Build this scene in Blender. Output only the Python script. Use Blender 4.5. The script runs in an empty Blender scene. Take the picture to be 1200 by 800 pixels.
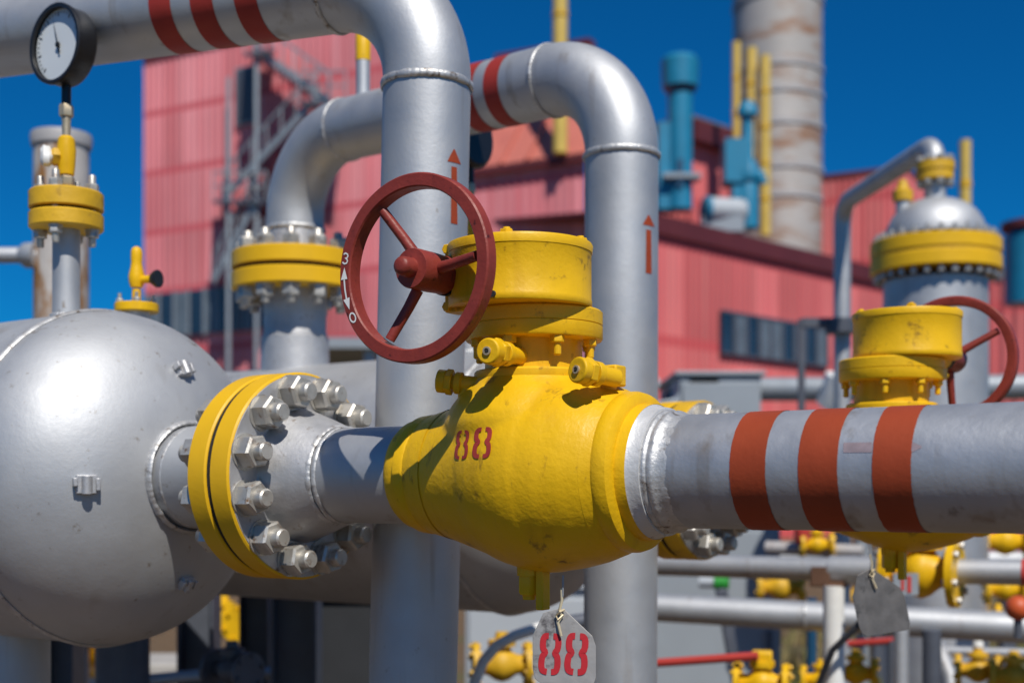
import bpy, bmesh, math, random
from mathutils import Vector as V, Matrix, noise
from mathutils.bvhtree import BVHTree

random.seed(7)
sc = bpy.context.scene
col = sc.collection
PI = math.pi
H = 1.5                 # height of the lens above the ground
F, CX, HY = 1500.0, 600.0, 580.0


def P(px, py, z):
    """a point z metres in front of the lens, seen at (px, py) of the 1200 x 800 photograph"""
    return V(((px - CX) / F * z, z, H + (HY - py) / F * z))


# ------------------------------------------------------------------ geometry helpers
def frame(axis):
    a = V(axis).normalized()
    up = V((0, 0, 1)) if abs(a.z) < 0.95 else V((1, 0, 0))
    u = up.cross(a).normalized()
    w = a.cross(u).normalized()
    return a, u, w


class G:
    def __init__(s):
        s.v, s.f = [], []

    def add(s, v, f):
        n = len(s.v)
        s.v += [V(p) for p in v]
        s.f += [tuple(i + n for i in q) for q in f]
        return s

    def revolve(s, prof, o, axis, n=48, cap=True, a0=0.0, wob=None, r0=0.0):
        a, u, w = frame(axis)
        o = V(o)
        vs, fs = [], []
        for h, r in prof:
            for k in range(n):
                t = 2 * PI * k / n + a0
                rr = r if wob is None else r + wob(h, t)
                vs.append(o + a * h + (u * math.cos(t) + w * math.sin(t)) * rr)
        m = len(prof)
        for i in range(m - 1):
            for k in range(n):
                k2 = (k + 1) % n
                fs.append((i * n + k, i * n + k2, (i + 1) * n + k2, (i + 1) * n + k))
        if cap:
            fs.append(tuple(range(n - 1, -1, -1)))
            fs.append(tuple((m - 1) * n + k for k in range(n)))
        return s.add(vs, fs)

    def ring(s, sect, o, axis, n=48, wob=None):
        """closed section [(h, r)] swept round the axis"""
        a, u, w = frame(axis)
        o = V(o)
        vs, fs = [], []
        m = len(sect)
        for k in range(n):
            t = 2 * PI * k / n
            d = u * math.cos(t) + w * math.sin(t)
            q = 1.0 if wob is None else wob(t)
            c_h = sum(x[0] for x in sect) / m
            c_r = sum(x[1] for x in sect) / m
            for h, r in sect:
                vs.append(o + a * (c_h + (h - c_h) * q) + d * (c_r + (r - c_r) * q))
        for k in range(n):
            k2 = (k + 1) % n
            for i in range(m):
                i2 = (i + 1) % m
                fs.append((k * m + i, k * m + i2, k2 * m + i2, k2 * m + i))
        return s.add(vs, fs)

    def bead(s, o, axis, R, r, n=120, seed=0.0):
        n = 360
        r *= .58
        sect = [(math.cos(2 * PI * i / 8) * r * 2.0, R + math.sin(2 * PI * i / 8) * r) for i in range(8)]
        return s.ring(sect, o, axis, n, lambda t: 1.0 + 0.26 * noise.noise(V((math.cos(t) * 4, math.sin(t) * 4, seed))) + 0.12 * noise.noise(V((math.cos(t) * 14, math.sin(t) * 14, seed))))

    def tube(s, path, r, n=32, cap=True):
        pts = [V(p) for p in path]
        m = len(pts)
        rs = r if isinstance(r, (list, tuple)) else [r] * m
        tg = []
        for i in range(m):
            d = (pts[min(i + 1, m - 1)] - pts[max(i - 1, 0)])
            tg.append(d.normalized())
        a, u, w = frame(tg[0])
        vs, fs = [], []
        for i in range(m):
            if i:
                q = tg[i - 1].rotation_difference(tg[i])
                u = (q @ u)
            u = (u - tg[i] * u.dot(tg[i])).normalized()
            w = tg[i].cross(u)
            for k in range(n):
                t = 2 * PI * k / n
                vs.append(pts[i] + (u * math.cos(t) + w * math.sin(t)) * rs[i])
        for i in range(m - 1):
            for k in range(n):
                k2 = (k + 1) % n
                fs.append((i * n + k, i * n + k2, (i + 1) * n + k2, (i + 1) * n + k))
        if cap:
            fs.append(tuple(range(n - 1, -1, -1)))
            fs.append(tuple((m - 1) * n + k for k in range(n)))
        return s.add(vs, fs)

    def box(s, c, ax, ay, az, hx, hy, hz):
        c = V(c); ax, ay, az = V(ax) * hx, V(ay) * hy, V(az) * hz
        vs = [c + ax * i + ay * j + az * k for i in (-1, 1) for j in (-1, 1) for k in (-1, 1)]
        return s.add(vs, [(0, 1, 3, 2), (4, 6, 7, 5), (0, 4, 5, 1), (2, 3, 7, 6), (0, 2, 6, 4), (1, 5, 7, 3)])

    def bar(s, p, q, w, h=None, up=(0, 0, 1)):
        p, q = V(p), V(q)
        a = (q - p)
        L = a.length
        a.normalize()
        up = V(up)
        if abs(a.dot(up)) > 0.98:
            up = V((1, 0, 0))
        u = up.cross(a).normalized()
        return s.box((p + q) / 2, a, u, a.cross(u), L / 2, w / 2, (h or w) / 2)

    def hexa(s, o, axis, af, h, a0=0.0):
        r = af / 2 / math.cos(PI / 6)
        return s.revolve([(0, r * .95), (h * .1, r), (h * .86, r), (h, r * .88)], o, axis, 6, True, a0)

    def prism(s, poly, o, u, w, th):
        """flat outline poly [(x, y)] on axes u, w with thickness th along u x w"""
        o, u, w = V(o), V(u), V(w)
        nn = u.cross(w).normalized()
        m = len(poly)
        vs = [o + u * x + w * y for x, y in poly] + [o + u * x + w * y - nn * th for x, y in poly]
        fs = [tuple(range(m)), tuple(range(2 * m - 1, m - 1, -1))]
        for i in range(m):
            j = (i + 1) % m
            fs.append((i, i + m, j + m, j))
        return s.add(vs, fs)


def obj(name, g, mat, parent=None, root=None, smooth=40, bevel=0, kind=None):
    """one mesh object; coordinates of g are world ones, parent is an object whose world place is root"""
    off = V(root) if root is not None else (V(top(parent).location) if parent is not None else V((0, 0, 0)))
    me = bpy.data.meshes.new(name)
    me.from_pydata([p - off for p in g.v], [], g.f)
    bm = bmesh.new(); bm.from_mesh(me)
    bmesh.ops.recalc_face_normals(bm, faces=bm.faces)
    bm.to_mesh(me); bm.free()
    me.materials.append(mat)
    if smooth:
        me.shade_smooth()
        me.set_sharp_from_angle(angle=math.radians(smooth))
    o = bpy.data.objects.new(name, me)
    col.objects.link(o)
    if parent is not None:
        o.parent = parent
    elif root is not None:
        o.location = off
    if bevel:
        b = o.modifiers.new('bevel', 'BEVEL')
        b.width = bevel; b.segments = 2; b.limit_method = 'ANGLE'; b.angle_limit = math.radians(35)
    if kind:
        o['kind'] = kind
    return o


def top(o):
    while o.parent is not None:
        o = o.parent
    return o


def thing(name, loc, label, cat, group=None):
    o = bpy.data.objects.new(name, None)
    o.empty_display_size = 0.05
    col.objects.link(o)
    o.location = loc
    o['label'] = label; o['category'] = cat
    if group:
        o['group'] = group
    return o


def tag(o, label, cat, group=None):
    o['label'] = label; o['category'] = cat
    if group:
        o['group'] = group
    return o


def inst(src, parent, M):
    """a copy of part src (and its sub-parts) under parent at world matrix M"""
    c = src.copy(); col.objects.link(c)
    c.parent = parent
    c.matrix_basis = Matrix.Translation(-V(top(parent).location)) @ M
    for ch in list(src.children):
        d = ch.copy(); col.objects.link(d); d.parent = c
    return c


def copy_tree(o, parent=None):
    c = o.copy(); col.objects.link(c)
    c.parent = parent
    for ch in list(o.children):
        copy_tree(ch, c)
    return c


def at_frame(o, axis, roll=0.0):
    a, u, w = frame(axis)
    R = Matrix((u, w, a)).transposed().to_4x4()
    return Matrix.Translation(V(o)) @ R @ Matrix.Rotation(roll, 4, 'Z')


# ------------------------------------------------------------------ materials
def newmat(name):
    m = bpy.data.materials.new(name); m.use_nodes = True
    nt = m.node_tree
    return m, nt, nt.nodes['Principled BSDF'], nt.nodes.new('ShaderNodeTexCoord')


def N(nt, kind, **kw):
    n = nt.nodes.new(kind)
    for k, v in kw.items():
        setattr(n, k, v)
    return n


def noise_tex(nt, tc, scale, detail=4, rough=.55, map_scale=None):
    n = N(nt, 'ShaderNodeTexNoise')
    n.inputs['Scale'].default_value = scale
    n.inputs['Detail'].default_value = detail
    n.inputs['Roughness'].default_value = rough
    src = tc.outputs['Object']
    if map_scale:
        mp = N(nt, 'ShaderNodeMapping')
        mp.inputs['Scale'].default_value = map_scale
        nt.links.new(src, mp.inputs['Vector'])
        src = mp.outputs['Vector']
    nt.links.new(src, n.inputs['Vector'])
    return n


def ramp(nt, src, stops):
    r = N(nt, 'ShaderNodeValToRGB')
    e = r.color_ramp.elements
    while len(e) < len(stops):
        e.new(.5)
    for i, (p, c) in enumerate(stops):
        e[i].position = p
        e[i].color = (*c, 1) if len(c) == 3 else c
    nt.links.new(src, r.inputs['Fac'])
    return r


def mix(nt, fac, a, b, mode='MIX'):
    m = N(nt, 'ShaderNodeMix', data_type='RGBA', blend_type=mode)
    for s, x in ((m.inputs[0], fac), (m.inputs[6], a), (m.inputs[7], b)):
        if hasattr(x, 'is_linked'):
            nt.links.new(x, s)
        elif isinstance(x, (int, float)):
            s.default_value = x
        else:
            s.default_value = (*x, 1)
    return m.outputs[2]


def bump(nt, bs, srcs):
    prev = None
    for src, st, dist in srcs:
        b = N(nt, 'ShaderNodeBump')
        b.inputs['Strength'].default_value = st
        b.inputs['Distance'].default_value = dist
        nt.links.new(src, b.inputs['Height'])
        if prev:
            nt.links.new(prev, b.inputs['Normal'])
        prev = b.outputs['Normal']
    nt.links.new(prev, bs.inputs['Normal'])


def paint(name, c, rough=.45, metal=0.0, var=.12, scale=9, bstr=.25, bdist=.0015, bscale=90,
          grime=None, gpos=(.62, .72), gscale=16, gstretch=None, spec=.5, streak=None, coat=0.0, vary=False):
    m, nt, bs, tc = newmat(name)
    if vary:
        oi = N(nt, 'ShaderNodeObjectInfo'); ad = N(nt, 'ShaderNodeVectorMath', operation='MULTIPLY_ADD')
        nt.links.new(oi.outputs['Random'], ad.inputs[0]); ad.inputs[1].default_value = (9, 7, 5); nt.links.new(tc.outputs['Object'], ad.inputs[2])
        tc = type('T', (), {'outputs': {'Object': ad.outputs[0]}})()
    c = V(c)
    n1 = noise_tex(nt, tc, scale, 5)
    r1 = ramp(nt, n1.outputs['Fac'], [(.3, tuple(c * (1 - var))), (.7, tuple(c * (1 + var)))])
    out = r1.outputs['Color']
    if streak:
        ns = noise_tex(nt, tc, 1.0, 3, .6, streak[0])
        rs = ramp(nt, ns.outputs['Fac'], [(streak[2], (0, 0, 0)), (streak[3], (1, 1, 1))])
        out = mix(nt, rs.outputs['Color'], out, streak[1])
    if grime:
        n2 = noise_tex(nt, tc, gscale, 7, .65, gstretch)
        r2 = ramp(nt, n2.outputs['Fac'], [(gpos[0], (0, 0, 0)), (gpos[1], (1, 1, 1))])
        out = mix(nt, r2.outputs['Color'], out, grime)
    nt.links.new(out, bs.inputs['Base Color'])
    n3 = noise_tex(nt, tc, scale * 2.3, 4)
    r3 = ramp(nt, n3.outputs['Fac'], [(.3, (rough * .93,) * 3), (.7, (min(1, rough * 1.10),) * 3)])
    nt.links.new(r3.outputs['Color'], bs.inputs['Roughness'])
    bs.inputs['Metallic'].default_value = metal
    bs.inputs['Specular IOR Level'].default_value = spec
    bs.inputs['Coat Weight'].default_value = coat
    if bstr:
        nb = noise_tex(nt, tc, bscale, 3, .6)
        nb2 = noise_tex(nt, tc, bscale * .17, 3, .5)
        bump(nt, bs, [(nb.outputs['Fac'], bstr, bdist), (nb2.outputs['Fac'], bstr, bdist * 2.5)])
    return m


SILV = (.50, .51, .525)
BR = (.27, .215, .165)
M = {}
M['silver'] = paint('aluminium_paint', SILV, .62, .74, .08, 5, .28, .0010, 130, (.24, .19, .14), (.62, .73), 34, streak=((7, 7, .9), BR, .58, .90))
M['silver_pipe'] = paint('aluminium_paint_pipe', SILV, .58, .76, .06, 6, .30, .0010, 120, (.22, .17, .13), (.66, .78), 30, streak=((22, 22, 1.5), BR, .60, .95))
M['silver_rough'] = paint('aluminium_paint_cast', (.50, .50, .51), .56, .66, .12, 20, .4, .0012, 170, (.22, .16, .11), (.60, .72), 40)
M['silver_main'] = paint('aluminium_paint_main', (.42, .435, .465), .54, .66, .12, 9, .35, .0012, 120, (.17, .14, .115), (.68, .80), 22, (1, 1, .35), streak=((26, 26, 3), (.24, .20, .165), .56, .85))
M['bead'] = paint('weld_silver', (.52, .52, .52), .50, .6, .16, 60, .5, .0015, 200, (.16, .12, .09), (.56, .68), 50)
M['nut'] = paint('nut_silver', (.50, .48, .44), .44, .6, .14, 40, .3, .0008, 220, (.20, .11, .05), (.57, .70), 45, vary=True)
M['yellow'] = paint('yellow_enamel', (.74, .430, .006), .44, 0, .07, 12, .4, .0012, 150, (.24, .12, .012), (.60, .72), 30, streak=((30, 30, 3), (.58, .31, .006), .55, .85), spec=.3)
M['yellow_cast'] = paint('yellow_cast_enamel', (.74, .430, .006), .42, 0, .06, 10, .5, .0016, 120, (.22, .115, .015), (.60, .72), 26, (1, 1, .45), streak=((24, 24, 3), (.60, .33, .006), .52, .85), spec=.3)
M['yellow_flange'] = paint('yellow_flange_enamel', (.74, .425, .010), .45, 0, .05, 10, .25, .001, 140, (.45, .22, .03), (.68, .80), 20, spec=.3)
M['yellow_old'] = paint('weathered_yellow', (.62, .36, .012), .55, 0, .15, 14, .4, .002, 120, (.25, .13, .03), (.60, .75), 20)
M['yellow_far'] = paint('yellow_pole_paint', (.62, .43, .09), .55, 0, .10, 2, 0, grime=(.25, .15, .05), gpos=(.62, .75), gscale=1.2)
M['wheel'] = paint('oxide_red_wheel', (.235, .035, .024), .46, 0, .16, 24, .45, .0015, 140, (.06, .012, .010), (.60, .70), 60, spec=.35)
M['stripe'] = paint('oxide_red_stripe', (.30, .050, .018), .55, 0, .08, 12, .35, .0012, 120, (.16, .03, .018), (.66, .74), 50, spec=.22)
M['stripe_dim'] = paint('oxide_red_stripe_worn', (.33, .035, .026), .5, 0, .10, 12, .3, .001, 120, spec=.25)
M['stencil'] = paint('stencil_red', (.36, .035, .025), .55, 0, .15, 60, .2, .0008, 150, (.62, .36, .03), (.66, .72), 110)
M['stencil_tag'] = paint('stencil_red_tag', (.42, .012, .018), .5, 0, .10, 60, .2, .0008, 150)
M['faint'] = paint('worn_red_arrow', (.36, .28, .29), .5, .4, .15, 80, .2, .0008, 150)
M['white'] = paint('white_paint', (.74, .74, .72), .5, 0, .06, 30, .2, .0008, 150)
M['primer'] = paint('white_primer', (.56, .56, .56), .48, .25, .07, 40, .5, .002, 90, (.35, .30, .25), (.62, .72), 40)
M['black'] = paint('black_enamel', (.012, .012, .014), .38, 0, .2, 30, .2, .0008, 150)
M['dial'] = paint('dial_white', (.66, .70, .72), .35, 0, .03, 10, 0, coat=.6)
M['gap'] = paint('gasket_gap_shade', (.02, .018, .016), .8, 0, .2, 30, 0)  # gasket black, also stands in for the shade between flanges
M['brass'] = paint('dull_brass', (.55, .45, .30), .4, .6, .15, 40, .3, .001, 150)
M['tagmetal'] = paint('dirty_tag_steel', (.34, .325, .31), .5, .35, .12, 30, .3, .0008, 150, (.10, .09, .09), (.56, .66), 18)
M['tagdark'] = paint('dark_tag_steel', (.13, .122, .118), .5, .3, .25, 30, .3, .0008, 150, (.05, .05, .05), (.56, .66), 18)
M['wire'] = paint('pale_wire', (.62, .52, .34), .4, .3, .1, 60, 0)
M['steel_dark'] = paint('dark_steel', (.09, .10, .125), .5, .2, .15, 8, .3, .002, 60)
M['steel_grey'] = paint('grey_steel', (.30, .33, .36), .5, .25, .1, 6, .3, .002, 60)
M['panel'] = paint('grey_cabinet', (.27, .30, .33), .5, 0, .05, 3, 0, grime=(.25, .25, .25), gpos=(.60, .80), gscale=4)
M['panel_pale'] = paint('pale_cabinet', (.40, .43, .46), .5, 0, .05, 3, 0, grime=(.33, .33, .34), gpos=(.60, .80), gscale=4)
M['concrete'] = paint('concrete', (.38, .36, .33), .85, 0, .12, 4, .4, .004, 40)
M['rusty'] = paint('rusty_white', (.50, .46, .42), .6, .1, .10, 8, .4, .002, 60, (.30, .14, .04), (.50, .60), 7, (1, 1, .35))
M['rusty_pale'] = paint('rust_specked_grey', (.42, .40, .39), .6, .2, .10, 8, .4, .002, 60, (.26, .13, .07), (.60, .70), 9)
M['rust_brown'] = paint('rust_brown', (.14, .07, .04), .75, 0, .2, 14, .4, .002, 60)
M['blue'] = paint('cyan_blue_paint', (.008, .19, .33), .5, 0, .10, 1.5, 0)
M['blue_dark'] = paint('dark_blue_paint', (.006, .06, .13), .5, 0, .15, 3, 0)
M['dark'] = paint('shade_dark', (.02, .022, .026), .7, 0, .2, 4, 0)  # near-black that stands in for shade in gaps and holes
M['glass'] = paint('dark_window_glass', (.02, .035, .055), .12, 0, .3, .6, 0, spec=.8)
M['blind'] = paint('window_blind', (.12, .155, .19), .5, 0, .2, 1.2, 0)
M['roof_red'] = paint('dark_red_flashing', (.105, .016, .020), .6, 0, .12, 1, 0)
M['roof_grey'] = paint('grey_roof_sheet', (.19, .19, .20), .6, .2, .12, 1, 0)
M['salmon'] = paint('salmon_roof_sheet', (.52, .155, .115), .55, 0, .08, .4, 0, streak=((.8, .8, .12), (.40, .11, .09), .45, .7))
M['chimney'] = paint('stack_steel', (.43, .40, .37), .6, .15, .12, .35, 0, grime=(.30, .16, .09), gpos=(.46, .64), gscale=.8, gstretch=(.5, .5, 1.8))
M['red_pipe'] = paint('signal_red', (.46, .045, .035), .5, 0, .1, 10, 0)
M['orange_red'] = paint('orange_red_cap', (.52, .085, .02), .5, 0, .1, 10, 0)
M['green'] = paint('green_cap', (.02, .26, .03), .5, 0, .1, 10, 0)


def cladding(name, c, seam, pale, period=2.35):
    m, nt, bs, tc = newmat(name)
    n1 = noise_tex(nt, tc, 1.0, 4, .7, (2.6, 2.6, .05))
    r1 = ramp(nt, n1.outputs['Fac'], [(.32, c), (.56, tuple((V(c) + V(pale)) / 2)), (.72, pale)])
    n0 = noise_tex(nt, tc, .16, 3)
    r0 = ramp(nt, n0.outputs['Fac'], [(.35, (.86, .84, .84)), (.65, (1.06, 1.03, 1.02))])
    out = mix(nt, 1.0, r1.outputs['Color'], r0.outputs['Color'], 'MULTIPLY')
    sx = N(nt, 'ShaderNodeSeparateXYZ'); nt.links.new(tc.outputs['Object'], sx.inputs[0])
    sn = N(nt, 'ShaderNodeVectorMath', operation='SNAP'); nt.links.new(tc.outputs['Object'], sn.inputs[0]); sn.inputs[1].default_value = (.95, 50, period)
    wn = N(nt, 'ShaderNodeTexWhiteNoise', noise_dimensions='3D'); nt.links.new(sn.outputs[0], wn.inputs['Vector'])
    rw = ramp(nt, wn.outputs['Value'], [(0, (.78, .72, .72)), (1, (1.12, 1.22, 1.22))])
    out = mix(nt, 1.0, out, rw.outputs['Color'], 'MULTIPLY')
    a = N(nt, 'ShaderNodeMath', operation='DIVIDE'); nt.links.new(sx.outputs['Z'], a.inputs[0]); a.inputs[1].default_value = period
    b = N(nt, 'ShaderNodeMath', operation='FRACT'); nt.links.new(a.outputs[0], b.inputs[0])
    k = N(nt, 'ShaderNodeMath', operation='LESS_THAN'); nt.links.new(b.outputs[0], k.inputs[0]); k.inputs[1].default_value = .11
    k2 = N(nt, 'ShaderNodeMath', operation='MULTIPLY'); nt.links.new(k.outputs[0], k2.inputs[0]); k2.inputs[1].default_value = .85
    out = mix(nt, k2.outputs[0], out, seam)
    nt.links.new(out, bs.inputs['Base Color'])
    bs.inputs['Roughness'].default_value = .6
    return m


M['pink'] = cladding('faded_pink_cladding', (.72, .170, .190), (.56, .085, .105), (.79, .31, .33))
M['pink_red'] = cladding('faded_red_cladding', (.70, .130, .135), (.56, .08, .085), (.74, .22, .205), 3.1)

# ground: pale sand and gravel with grass
gm, nt, bs, tc = newmat('gravel_ground')
n1 = noise_tex(nt, tc, .35, 6, .6)
n2 = noise_tex(nt, tc, 9, 6, .7)
r2 = ramp(nt, n2.outputs['Fac'], [(.3, (.075, .046, .021)), (.7, (.175, .11, .051))])
r1 = ramp(nt, n1.outputs['Fac'], [(.52, (0, 0, 0)), (.60, (1, 1, 1))])
n4 = noise_tex(nt, tc, 22, 4, .7)
r4 = ramp(nt, n4.outputs['Fac'], [(.3, (.045, .06, .018)), (.7, (.13, .12, .045))])
nt.links.new(mix(nt, r1.outputs['Color'], r2.outputs['Color'], r4.outputs['Color']), bs.inputs['Base Color'])
bs.inputs['Roughness'].default_value = .9
bump(nt, bs, [(n2.outputs['Fac'], .8, .03), (n4.outputs['Fac'], .6, .02)])
M['ground'] = gm
M['pad'] = paint('concrete_pad', (.095, .055, .025), .85, 0, .12, 1.6, .5, .004, 30, (.24, .20, .15), (.55, .72), 3)

# ------------------------------------------------------------------ axes of the two pipe lines
AL = math.radians(34.3)
D1 = V((math.cos(AL), -math.sin(AL), 0))          # along the line, right and nearer
PP = V((math.sin(AL), math.cos(AL), 0))           # square to it, away from the lens
UP = V((0, 0, 1))
ZA = H + .035                                     # height of the pipe axis
O1 = V((.035, 2.047, ZA))                         # centre of the near valve
O2 = V((.870, 2.735, ZA))                         # centre of the far valve
PR = .084                                         # pipe radius


def ax(O, s, p=0.0, h=0.0):
    return O + D1 * s + PP * p + UP * h


def px_of(p):
    return CX + F * p.x / p.y


def s_left(px, r, O=O1):
    """s at which a ring of radius r round the line shows its leftmost point at px"""
    lo, hi = -2.0, 1.0
    for _ in range(60):
        mid = (lo + hi) / 2
        m = min(px_of(ax(O, mid) + PP * (math.cos(t) * r)) for t in (PI, 0))
        m = min(m, px_of(ax(O, mid) - PP * r))
        if m < px:
            lo = mid
        else:
            hi = mid
    return (lo + hi) / 2


# ------------------------------------------------------------------ decals laid onto a surface
def stroke(pts, w):
    """ribbon along pts, as quads"""
    q = []
    m = len(pts)
    L, R = [], []
    for i in range(m):
        a = V(pts[max(i - 1, 0)]); b = V(pts[min(i + 1, m - 1)])
        d = (b - a).normalized(); n = V((-d.y, d.x))
        c = V(pts[i])
        L.append(c + n * w / 2); R.append(c - n * w / 2)
    for i in range(m - 1):
        q.append([L[i], R[i], R[i + 1], L[i + 1]])
    return q


def eight(x, y, w, h, sw, gap):
    """stencil figure eight: two half strokes"""
    hw = w / 2
    key = [(.22, .470), (.52, .462), (.69, .385), (.73, .27), (.67, .135), (.46, .03), (.67, -.06), (.75, -.18), (.755, -.31), (.66, -.42), (.48, -.462), (.20, -.472)]
    out = []
    for sg in (-1, 1):
        pts = []
        for i in range(len(key) - 1):
            p0, p1, p2, p3 = key[max(i - 1, 0)], key[i], key[i + 1], key[min(i + 2, len(key) - 1)]
            for k in range(3):
                t = k / 3
                q = [.5 * (2 * b + (c - a) * t + (2 * a - 5 * b + 4 * c - d) * t * t + (3 * b - a - 3 * c + d) * t ** 3) for a, b, c, d in zip(p0, p1, p2, p3)]
                pts.append(V((x + sg * q[0] * hw, y + q[1] * h)))
        pts.append(V((x + sg * key[-1][0] * hw, y + key[-1][1] * h)))
        out += stroke(pts, sw)
    return out


def project(quads, o, u, w, bvh, off=.0012, sub=2, depth=1.0):
    """throw flat quads from plane (o; u, w) along -(u x w) onto the surface"""
    n = V(u).cross(V(w)).normalized()
    g = G()
    for q in quads:
        q = [V((p[0], p[1])) for p in q]
        k = sub
        vs, ok = [], True
        for i in range(k + 1):
            for j in range(k + 1):
                a, b = i / k, j / k
                p = (q[0] * (1 - a) + q[3] * a) * (1 - b) + (q[1] * (1 - a) + q[2] * a) * b
                st = V(o) + V(u) * p.x + V(w) * p.y
                hit, nor, _, _ = bvh.ray_cast(st, -n, depth)
                if hit is None:
                    ok = False; break
                if nor.dot(n) < 0:
                    nor = -nor
                vs.append(hit + nor * off)
            if not ok:
                break
        if ok:
            fs = [(i * (k + 1) + j, i * (k + 1) + j + 1, (i + 1) * (k + 1) + j + 1, (i + 1) * (k + 1) + j) for i in range(k) for j in range(k)]
            g.add(vs, fs)
    return g


def bvh_of(g):
    return BVHTree.FromPolygons([tuple(p) for p in g.v], g.f)


# ------------------------------------------------------------------ stud bolt (part with two nuts)
def stud_src(L, r, af, nh):
    """stud along +Z, flange faces at 0 and -L"""
    o = obj('stud_bolt', G().revolve([(-L - nh - .022, r * .85), (-L - nh - .019, r), (nh + .019, r), (nh + .022, r * .82)], (0, 0, 0), (0, 0, 1), 20), M['nut'])
    for z, d in ((.003, 1), (-L - .003, -1)):
        n = obj('nut', G().hexa((0, 0, z), (0, 0, d), af, nh).revolve([(-.003, af * .62), (0, af * .62)], (0, 0, z), (0, 0, d), 24), M['nut'], smooth=25)
        n.parent = o
    return o


def drop(o):
    for c in list(o.children):
        bpy.data.objects.remove(c)
    bpy.data.objects.remove(o)


STUD = stud_src(.100, .0165, .052, .032)
STUD_S = stud_src(.0795, .0075, .024, .014)
STUD_M = stud_src(.107, .0135, .046, .030)


def flange_geo(o, axis, R, r_in, t, face=.0):
    c = .003
    return G().revolve([(0, r_in), (0, R - c), (c, R), (t - c, R), (t, R - c), (t, r_in)], o, axis, 96, False)


# ------------------------------------------------------------------ pressure vessels
S_FACE = s_left(266.5, .188)           # front face of the near flange
FT = .046
GAP = .010
S_BACK = S_FACE - FT - GAP             # front face of the vessel's own flange


def make_vessel(O, label, near):
    base = ax(O, -1.35); base.z = 0
    t = thing('pressure_vessel', base, label, 'pressure vessel')
    RV = .340
    s_seam = -1.04
    s_nf = S_BACK - FT
    prof = []
    for k in range(0, 25):
        a = PI / 2 * k / 24
        prof.append((s_seam - 1.9 - RV * math.cos(a) * .9, max(.002, RV * math.sin(a))))
    prof += [(s_seam - 1.3, RV), (s_seam - .6, RV)]
    for k in range(0, 33):
        a = PI / 2 * k / 32
        prof.append((s_seam + .245 * math.sin(a) ** .96, max(.002, RV * math.cos(a) ** .90)))
    gs = G().revolve(prof, ax(O, 0), D1, 128)
    obj('shell', gs, M['silver'], t, smooth=50)
    obj('weld_seam', G().bead(ax(O, s_seam), D1, RV + .0015, .0085, 160, 3.0), M['bead'], t)
    noz = obj('nozzle', G().revolve([(s_seam + .20, .100), (s_nf - .035, .096), (s_nf, .118)], ax(O, 0), D1, 64, False), M['silver'], t)
    sj = s_seam + .245 * math.sin(math.acos((.1 / RV) ** (1 / .90))) ** .96
    obj('nozzle_weld', G().bead(ax(O, sj + .004), D1, .106, .008, 110, 5.0).bead(ax(O, sj + .026), D1, .0975, .004, 110, 8.0), M['bead'], noz)
    obj('flange', flange_geo(ax(O, s_nf), D1, .188, .05, FT), M['yellow_flange'], t)
    # clips welded to the head for lagging
    if near:
        bv = bvh_of(gs)
        for px, py, sz in ((213, 434, 1.0), (101, 567, 1.15), (217, 682, .9)):
            d = P(px, py, 2.5) - V((0, 0, H)); d.normalize()
            hit, nor, _, _ = bv.ray_cast(V((0, 0, H)), d, 6)
            if hit is None:
                continue
            u = UP.cross(nor).normalized(); w = nor.cross(u)
            g = G().box(hit + nor * .004, u, w, nor, .016 * sz, .015 * sz, .006)
            g.tube([hit + nor * .012 - w * .016 * sz, hit + nor * .012 + w * .014 * sz], .0085 * sz, 12)
            g.box(hit + nor * .010 + u * .017 * sz, u, w, nor, .004, .010 * sz, .007).box(hit + nor * .010 - u * .018 * sz + w * .004, u, w, nor, .004, .007 * sz, .008)
            obj('clip', g, M['silver_rough'], t, bevel=.0015)
    # legs
    for s in (-1.388, -2.6):
        lb = ax(O, s); lb.z = 0
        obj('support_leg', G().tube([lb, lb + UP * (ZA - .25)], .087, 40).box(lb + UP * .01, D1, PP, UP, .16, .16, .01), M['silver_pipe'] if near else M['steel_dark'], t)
    # gauge stack nozzle
    q = ax(O, -1.187)
    zb = ZA + RV - .03
    sn = obj('gauge_nozzle', G().tube([q + UP * (RV - .03), q + UP * .550], .0285, 32), M['silver'], t)
    obj('nozzle_weld', G().bead(q + UP * (RV + .003), UP, .031, .005, 60, 2.0), M['bead'], sn)
    z0 = q + UP * .527
    obj('lower_flange', flange_geo(z0, UP, .076, .02, .034), M['yellow_old'], t)
    obj('gasket', G().revolve([(0, .06), (.007, .06)], z0 + UP * .034, UP, 48), M['gap'], t)
    obj('blind_flange', G().revolve([(0, .073), (.002, .076), (.035, .076), (.038, .073)], z0 + UP * .041, UP, 64), M['yellow_old'], t)
    for k in range(4):
        a = PI / 2 * k + .55
        d = D1 * math.cos(a) + PP * math.sin(a)
        src = inst(STUD_S, t, at_frame(z0 + UP * .079 + d * .056, UP, a))
    return t


v1 = make_vessel(O1, 'large silver domed vessel at the left, wired clips on its head', True)
v2 = make_vessel(O2, 'shaded silver vessel behind the upright pipes and the yellow-bodied near valve', False)
# top nozzle of the far vessel, taking the second riser
FL3 = P(346, 320, 3.75)

# ------------------------------------------------------------------ flanged spools
S_WELD = s_left(357, .088)


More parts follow.
